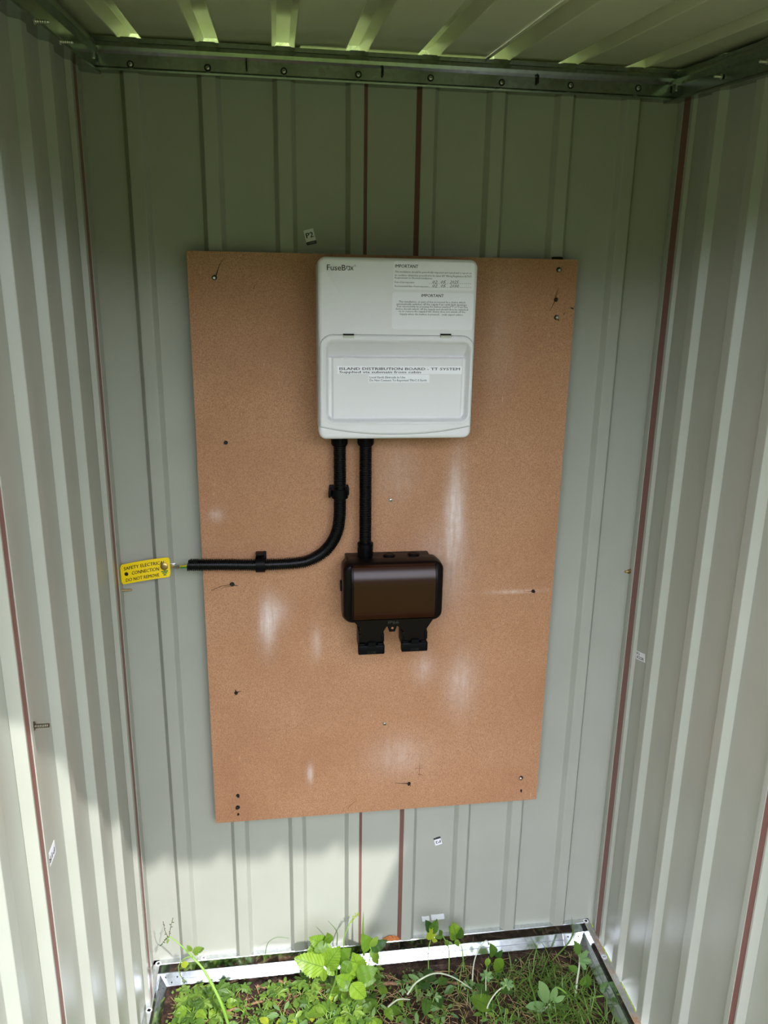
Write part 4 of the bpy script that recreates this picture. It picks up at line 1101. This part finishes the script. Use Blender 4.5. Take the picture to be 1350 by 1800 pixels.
# seeding stalk and grass blades near the middle
b0 = ground_at(602, 1700); b0.y = -.055
t = root('seeding_stalk', b0, 'slender stalk topped by a yellow green seed head against the back wall', 'stalk')
Q = lambda px, py, y=-.05: wp(px, py, y)
stem(t, [b0, Q(604, 1660), Q(610, 1634), Q(618, 1617)], .0014, .0009)
bm = bmesh.new()
for k in range(16):
    p = Q(617 + k * .9, 1620 - k * 1.0); q = p + Vector((random.uniform(-.004, .004), random.uniform(-.003, .003), random.uniform(-.002, .004))); add_tube(bm, [p, q, q + (q - p) * .3], [.0006, .0014, .0005], 6)
tag(build('seed_head', bm, LEAFY, t), kind='stuff')
for pts, w, lab in (([(640, 1680), (638, 1640), (639, 1602)], .0044, 'broad upright grass blade against the brown joint of the back wall'), ([(592, 1662), (592, 1638), (576, 1618)], .0018, 'grey bent grass blade left of the seeding stalk'),
                    ([(465, 1690), (470, 1660), (486, 1648), (509, 1649)], .0012, 'thin grey grass blade arching in front of the left back rail'), ([(463, 1694), (464, 1684), (460, 1678), (449, 1685)], .0012, 'short bent grass blade before the left back rail'),
                    ([(960, 1700), (1004, 1650), (1005, 1612)], .0040, 'tall pointed grass blade in the right corner')):
    yy = -.055; q = bez([wp(x, y, yy) for x, y in pts], 8); bm = bmesh.new(); n = len(q); A = []
    for i, p in enumerate(q):
        d = (q[min(i + 1, n - 1)] - q[max(0, i - 1)]).normalized(); s_ = d.cross(Vector((0, 1, 0))).normalized() * (w / 2 * (1 - (i / (n - 1)) ** 3) + .0001)
        A.append([bm.verts.new(p - s_ + Vector((0, .0003, 0))), bm.verts.new(p + Vector((0, -.0006, 0))), bm.verts.new(p + s_ + Vector((0, .0003, 0)))])
    for a, b in zip(A, A[1:]):
        for k in range(2): bm.faces.new((a[k], a[k + 1], b[k + 1], b[k]))
    base = q[0]; o = build('grass_blade', bm, GRASSM, None, 180, tuple(base)); tag(o, lab, 'grass blade')
# bleached arching stems
for pts, r, lab in (([(716, 1748, -.14), (733, 1726, -.135), (764, 1711, -.13), (795, 1717, -.125), (829, 1738, -.12)], .0019, 'pale bleached stem arching over the middle of the weeds'),
                    ([(682, 1770, -.15), (700, 1757, -.15), (721, 1757, -.15)], .0016, 'short pale bleached stem curving over dark leaves'),
                    ([(829, 1752, -.10), (832, 1700, -.085), (840, 1672, -.07), (853, 1654, -.065), (858, 1656, -.065)], .0014, 'pale thread of stem rising to a hooked bud by the right rail'),
                    ([(853, 1806, -.17), (857, 1770, -.165), (872, 1745, -.16), (890, 1731, -.155)], .0018, 'pale curved seedling with a split tip near the front'),
                    ([(854, 1770, -.13), (854, 1740, -.125), (854, 1716, -.12)], .0014, 'straight pale seedling with lobed tip leaves')):
    q = [wp(*p) for p in pts]; t = root('pale_stem', q[0], lab, 'stem'); stem(t, q, r, r * .6, STEMP)
    e = q[-1]
    if 'split' in lab or 'lobed' in lab:
        for dx, dz in ((-.012, .010), (.010, .012), (.016, -.002)): add_leaf(t, 'tri', e, (dx, -.004, dz), VIEW, .013)
    if 'bud' in lab: add_leaf(t, 'oval', e, (.003, -.002, -.008), VIEW, .008, 'bud')
# hogweed like plant in the right corner
b0 = ground_at(938, 1812); yy = -.16
t = root('umbel_plant', b0, 'thick jointed green stem branching at a node in the right corner', 'wild plant')
Q = lambda px, py, y=-.15: wp(px, py, y)
nd = Q(1011, 1763, -.15)
stem(t, [Q(985, 1812, -.17), Q(1004, 1790, -.16), nd], .0046, .0036); stem(t, [nd, Q(1013, 1735, -.14), Q(1018, 1700, -.12), Q(1019, 1676, -.11)], .0028, .0016, STEMP)
stem(t, [nd, Q(1040, 1754), Q(1066, 1748, -.145), Q(1078, 1738, -.145)], .0024, .0014); stem(t, [nd, Q(988, 1740), Q(975, 1738), Q(968, 1764)], .0024, .0018); stem(t, [Q(1043, 1753), Q(1063, 1751, -.15)], .0012, .0009)
stem(t, [Q(1078, 1740, -.145), Q(1090, 1725, -.14), Q(1102, 1722, -.14)], .0011, .0007, STEMP)
for a, b, k in (((1054, 1741), (1084, 1732), 'bramble_dark'), ((1100, 1722), (1120, 1724), 'cut'), ((1098, 1722), (1114, 1718), 'cut'), ((1100, 1724), (1112, 1734), 'cut'), ((1016, 1706), (1002, 1700), 'oval'), ((1018, 1690), (1036, 1690), 'tri'), ((1020, 1686), (1030, 1676), 'tri'), ((1018, 1678), (1014, 1660), 'cut'), ((1032, 1712), (1034, 1742), 'cut'), ((1028, 1716), (1022, 1736), 'cut'), ((1092, 1752), (1102, 1782), 'bramble_dark'), ((1094, 1752), (1108, 1758), 'cut')):
    leaf_to(t, k, Q(*a), Q(*b, -.155), VIEW)
bm = bmesh.new()
for k in range(60):
    c = Q(1080 + random.gauss(0, 11), 1750 + random.gauss(0, 7), -.15); d = Vector((random.uniform(-1, 1), random.uniform(-1, 1), random.uniform(-1, 1))) * .004; add_tube(bm, [c, c + d * .6, c + d], [.0003, .0007, .0003], 4)
tag(build('feathery_foliage', bm, LEAFD, t), kind='stuff')
# whorled plant near the front right
b0 = ground_at(968, 1812)
c = Q(967, 1764, -.165)
t = root('whorled_weed', b0, 'grey green weed with narrow leaflets in a star near the front right', 'weed')
stem(t, [Q(936, 1812, -.18), Q(950, 1785, -.17), c], .0018, .0014, STEMP); stem(t, [c, Q(972, 1790, -.175), Q(976, 1812, -.18)], .0020, .0018)
for x, y in ((951, 1729), (952, 1752), (926, 1770), (992, 1752), (1002, 1774), (988, 1790), (966, 1792), (915, 1797), (958, 1806), (978, 1738), (948, 1744)):
    leaf_to(t, 'narrow', c + (Q(x, y, -.17) - c) * .15, Q(x, y, -.175), VIEW, 'leaflet')
# dead stick and twigs on the soil
for pts, r, lab in (([(490, 1731), (560, 1733), (610, 1734), (700, 1730), (740, 1726), (800, 1728), (838, 1748)], .0042, 'long brown stick lying along the back rail among the weeds'),
                    ([(397, 1778), (440, 1766), (462, 1759), (486, 1757)], .0030, 'crooked brown twig in the left of the weeds'), ([(452, 1733), (472, 1738), (492, 1744)], .0028, 'short pale broken twig left of the bramble'),
                    ([(300, 1786), (340, 1764), (376, 1748)], .0016, 'straw coloured stalk in the left front of the weeds'), ([(400, 1733), (420, 1737), (436, 1741)], .0022, 'small curled brown twig below the left rail'),
                    ([(928, 1752), (938, 1725), (942, 1700)], .0016, 'thin upright brown twig in the dark grass'), ([(838, 1746), (850, 1760), (872, 1772)], .0030, 'brown stick end sloping to the right in the litter'), ([(352, 1800), (372, 1792), (381, 1786)], .0020, 'pale stub of twig at the left front')):
    q = [ground_at(x, y) + Vector((0, 0, r * 1.1)) for x, y in pts]
    t = root('twig', q[0], lab, 'twig'); bm = bmesh.new(); qq = bez(q, 6); k = len(qq)
    add_tube(bm, [p + Vector((0, random.gauss(0, r * .12), random.gauss(0, r * .12))) for p in qq], [r * (1.05 - .45 * i / k) * random.uniform(.9, 1.1) for i in range(k)], 8); build('bark', bm, TWIG, t, 60)

# low weeds: many small plants, each with its own leaves
def weed(kind, x, y, n, size, h, label, grp):
    z = sz(x, y); t = root({'lobed': 'lobed_weed', 'oval': 'round_leaved_weed', 'bramble': 'bramble_seedling', 'bramble_dark': 'dark_bramble_seedling', 'yellow': 'yellowing_weed', 'cut': 'cut_leaved_weed', 'narrow': 'narrow_leaved_weed', 'tri': 'three_lobed_weed'}[kind], (x, y, z), label, 'weed', grp)
    bm = bmesh.new()
    a0 = random.uniform(0, 6.28); tips = []
    for k in range(n):
        a = a0 + 6.283 * k / n + random.uniform(-.3, .3); rr2 = size * random.uniform(.25, .6); hh = h * random.uniform(.55, 1.1)
        p = Vector((x + rr2 * math.cos(a), y + rr2 * math.sin(a), z + hh)); p.y = min(p.y, -.042); p.x = max(XL + .045, min(XR - .055, p.x)); tips.append((p, a))
        add_tube(bm, [(x, y, z - .002), ((x + p.x) / 2, (y + p.y) / 2, z + hh * .7), p], [.0009, .0008, .0006], 5, False)
    build('stem', bm, STEM, t, 180)
    for p, a in tips:
        s_ = size * random.uniform(.75, 1.15); d = Vector((math.cos(a), math.sin(a), random.uniform(-.25, .35)))
        if p.y + d.y * s_ > -.034: d.y = -abs(d.y) * .3
        add_leaf(t, kind, p, d, Vector((random.uniform(-.3, .3), random.uniform(-.6, 0), 1)), s_ * (.6 if kind in ('lobed', 'tri') else 1))
LAB = {'lobed': 'low weed with jagged lobed leaves', 'oval': 'low weed with small oval leaves', 'bramble': 'small bright bramble seedling', 'bramble_dark': 'small dark green bramble seedling',
       'yellow': 'yellowing low weed', 'cut': 'low weed with toothed narrow leaves', 'narrow': 'low weed with slender grey leaves', 'tri': 'low pale weed with three lobed leaves'}
GRP = {k: 'clumps of ' + v for k, v in LAB.items()}
random.seed(21)
def spot(x0, x1, y0, y1): return random.uniform(x0, x1), random.uniform(y0, y1)
for kind, cnt, reg, n, size, h in (('lobed', 48, (-.385, .02, -.27, -.036), 5, .029, .021), ('oval', 44, (-.385, .06, -.27, -.036), 7, .015, .016), ('bramble', 16, (-.37, .08, -.27, -.06), 3, .027, .026), ('bramble_dark', 11, (.04, .30, -.30, -.07), 3, .027, .024),
                                  ('yellow', 18, (-.36, .02, -.30, -.08), 4, .019, .020), ('cut', 18, (-.36, .26, -.30, -.07), 6, .020, .018), ('tri', 10, (-.1, .30, -.30, -.08), 4, .016, .024), ('narrow', 9, (-.3, .30, -.30, -.08), 5, .026, .018), ('oval', 8, (.06, .30, -.30, -.07), 6, .014, .018)):
    for i in range(cnt):
        x, y = spot(*reg); sd_ = 'in sunlit growth left of the bramble' if x < -.05 else 'between the bramble and right rail'
        weed(kind, x, y, n, size * random.uniform(.8, 1.25), h * random.uniform(.6, 1.4), LAB[kind] + ' ' + sd_, GRP[kind] + (' on the left' if x < -.05 else ' on the right'))
for i in range(2):
    px, py = ((300 + 45, 1742), (600, 1795))[i]; p = ground_at(px, py)
weed('bramble', *ground_at(590, 1792)[:2], 3, .044, .030, 'large pale nettle like leaves lying at the bottom centre', None)
weed('bramble', *ground_at(885, 1800)[:2], 2, .046, .028, 'pair of big bright toothed leaves at the bottom right of centre', None)
weed('bramble_dark', *ground_at(750, 1758)[:2], 2, .040, .024, 'big dark ribbed leaf below the pale arching stem', None)
# loose grass, moss and litter: nobody could count it
random.seed(5)
bm = bmesh.new()
for i in range(1150):
    r = random.random()
    if r < .55: x, y = random.gauss(.40, .055), random.uniform(-.36, -.06)
    elif r < .75: x, y = random.uniform(.12, .42), random.uniform(-.34, -.06)
    else: x, y = random.uniform(-.37, .15), random.uniform(-.36, -.07)
    x = max(-.39, min(.475, x)); y = min(-.045, y)
    a = random.uniform(0, 6.28); ln = random.uniform(.03, .085) if x > .15 else random.uniform(.02, .045)
    d = Vector((math.cos(a) * .55 - (.25 if x > .40 else 0), math.sin(a) * .55 - (.4 if y > -.11 else .0), 1.0))
    blade_mesh(bm, (x, y, sz(x, y) - .003), d, ln, random.uniform(.0014, .0034), random.uniform(.2, .7))
o = build('grass', bm, GRASSM, None, 180); tag(o, 'long green grass crowding the right corner and thinner among the weeds', 'grass', kind='stuff')
bm = bmesh.new()
for i in range(1700):
    x, y = random.uniform(-.40, .47), random.uniform(-.40, -.04); a = random.uniform(0, 6.28); ln = random.uniform(.012, .05)
    z = sz(x, y) + .0015; p = Vector((x, y, z)); q = Vector((x + math.cos(a) * ln, y + math.sin(a) * ln, 0))
    if not (-.405 < q.x < .475 and q.y < -.036): continue
    q.z = sz(q.x, q.y) + random.uniform(.001, .010); add_tube(bm, [p, (p + q) / 2 + Vector((0, 0, random.uniform(0, .004))), q], [.0006, .0008, .0004], 4, False, random.choice((0, 0, 1)))
o = build('plant_litter', bm, [STRAW, TWIG], None, 180); tag(o, 'dry straw and plant litter scattered over the soil', 'litter', kind='stuff')
bm = bmesh.new()
for i in range(2300):
    x, y = random.uniform(-.40, .15) if i % 6 else random.uniform(.1, .46), random.uniform(-.40, -.04); z = sz(x, y) + random.uniform(.002, .012)
    s_ = random.uniform(.003, .007); a = random.uniform(0, 6.28); c_, s2 = math.cos(a) * s_, math.sin(a) * s_; tl = random.uniform(-.4, .4) * s_
    v = [bm.verts.new((x, y, z)), bm.verts.new((x + c_ * .5 - s2 * .35, y + s2 * .5 + c_ * .35, z + tl)), bm.verts.new((x + c_, y + s2, z + tl * .5)), bm.verts.new((x + c_ * .5 + s2 * .35, y + s2 * .5 - c_ * .35, z - tl))]
    bm.faces.new(v)
o = build('ground_cover', bm, HERB, None); tag(o, 'tiny green leaflets carpeting the soil between the weeds', 'ground cover', kind='stuff')

# a few fallen yellow petals and a withered leaf by the bramble
for px, py, sc, lab in ((612, 1766, .016, 'withered orange yellow leaf on the soil beside the bramble stem'), (597, 1764, .010, 'small yellow petal lying left of the withered leaf')):
    p = ground_at(px, py) + Vector((0, 0, .010)); t = root('fallen_leaf', p, lab, 'leaf')
    add_leaf(t, 'yellow', p, (.8, -.3, .1), (0, -.4, 1), sc, 'blade')
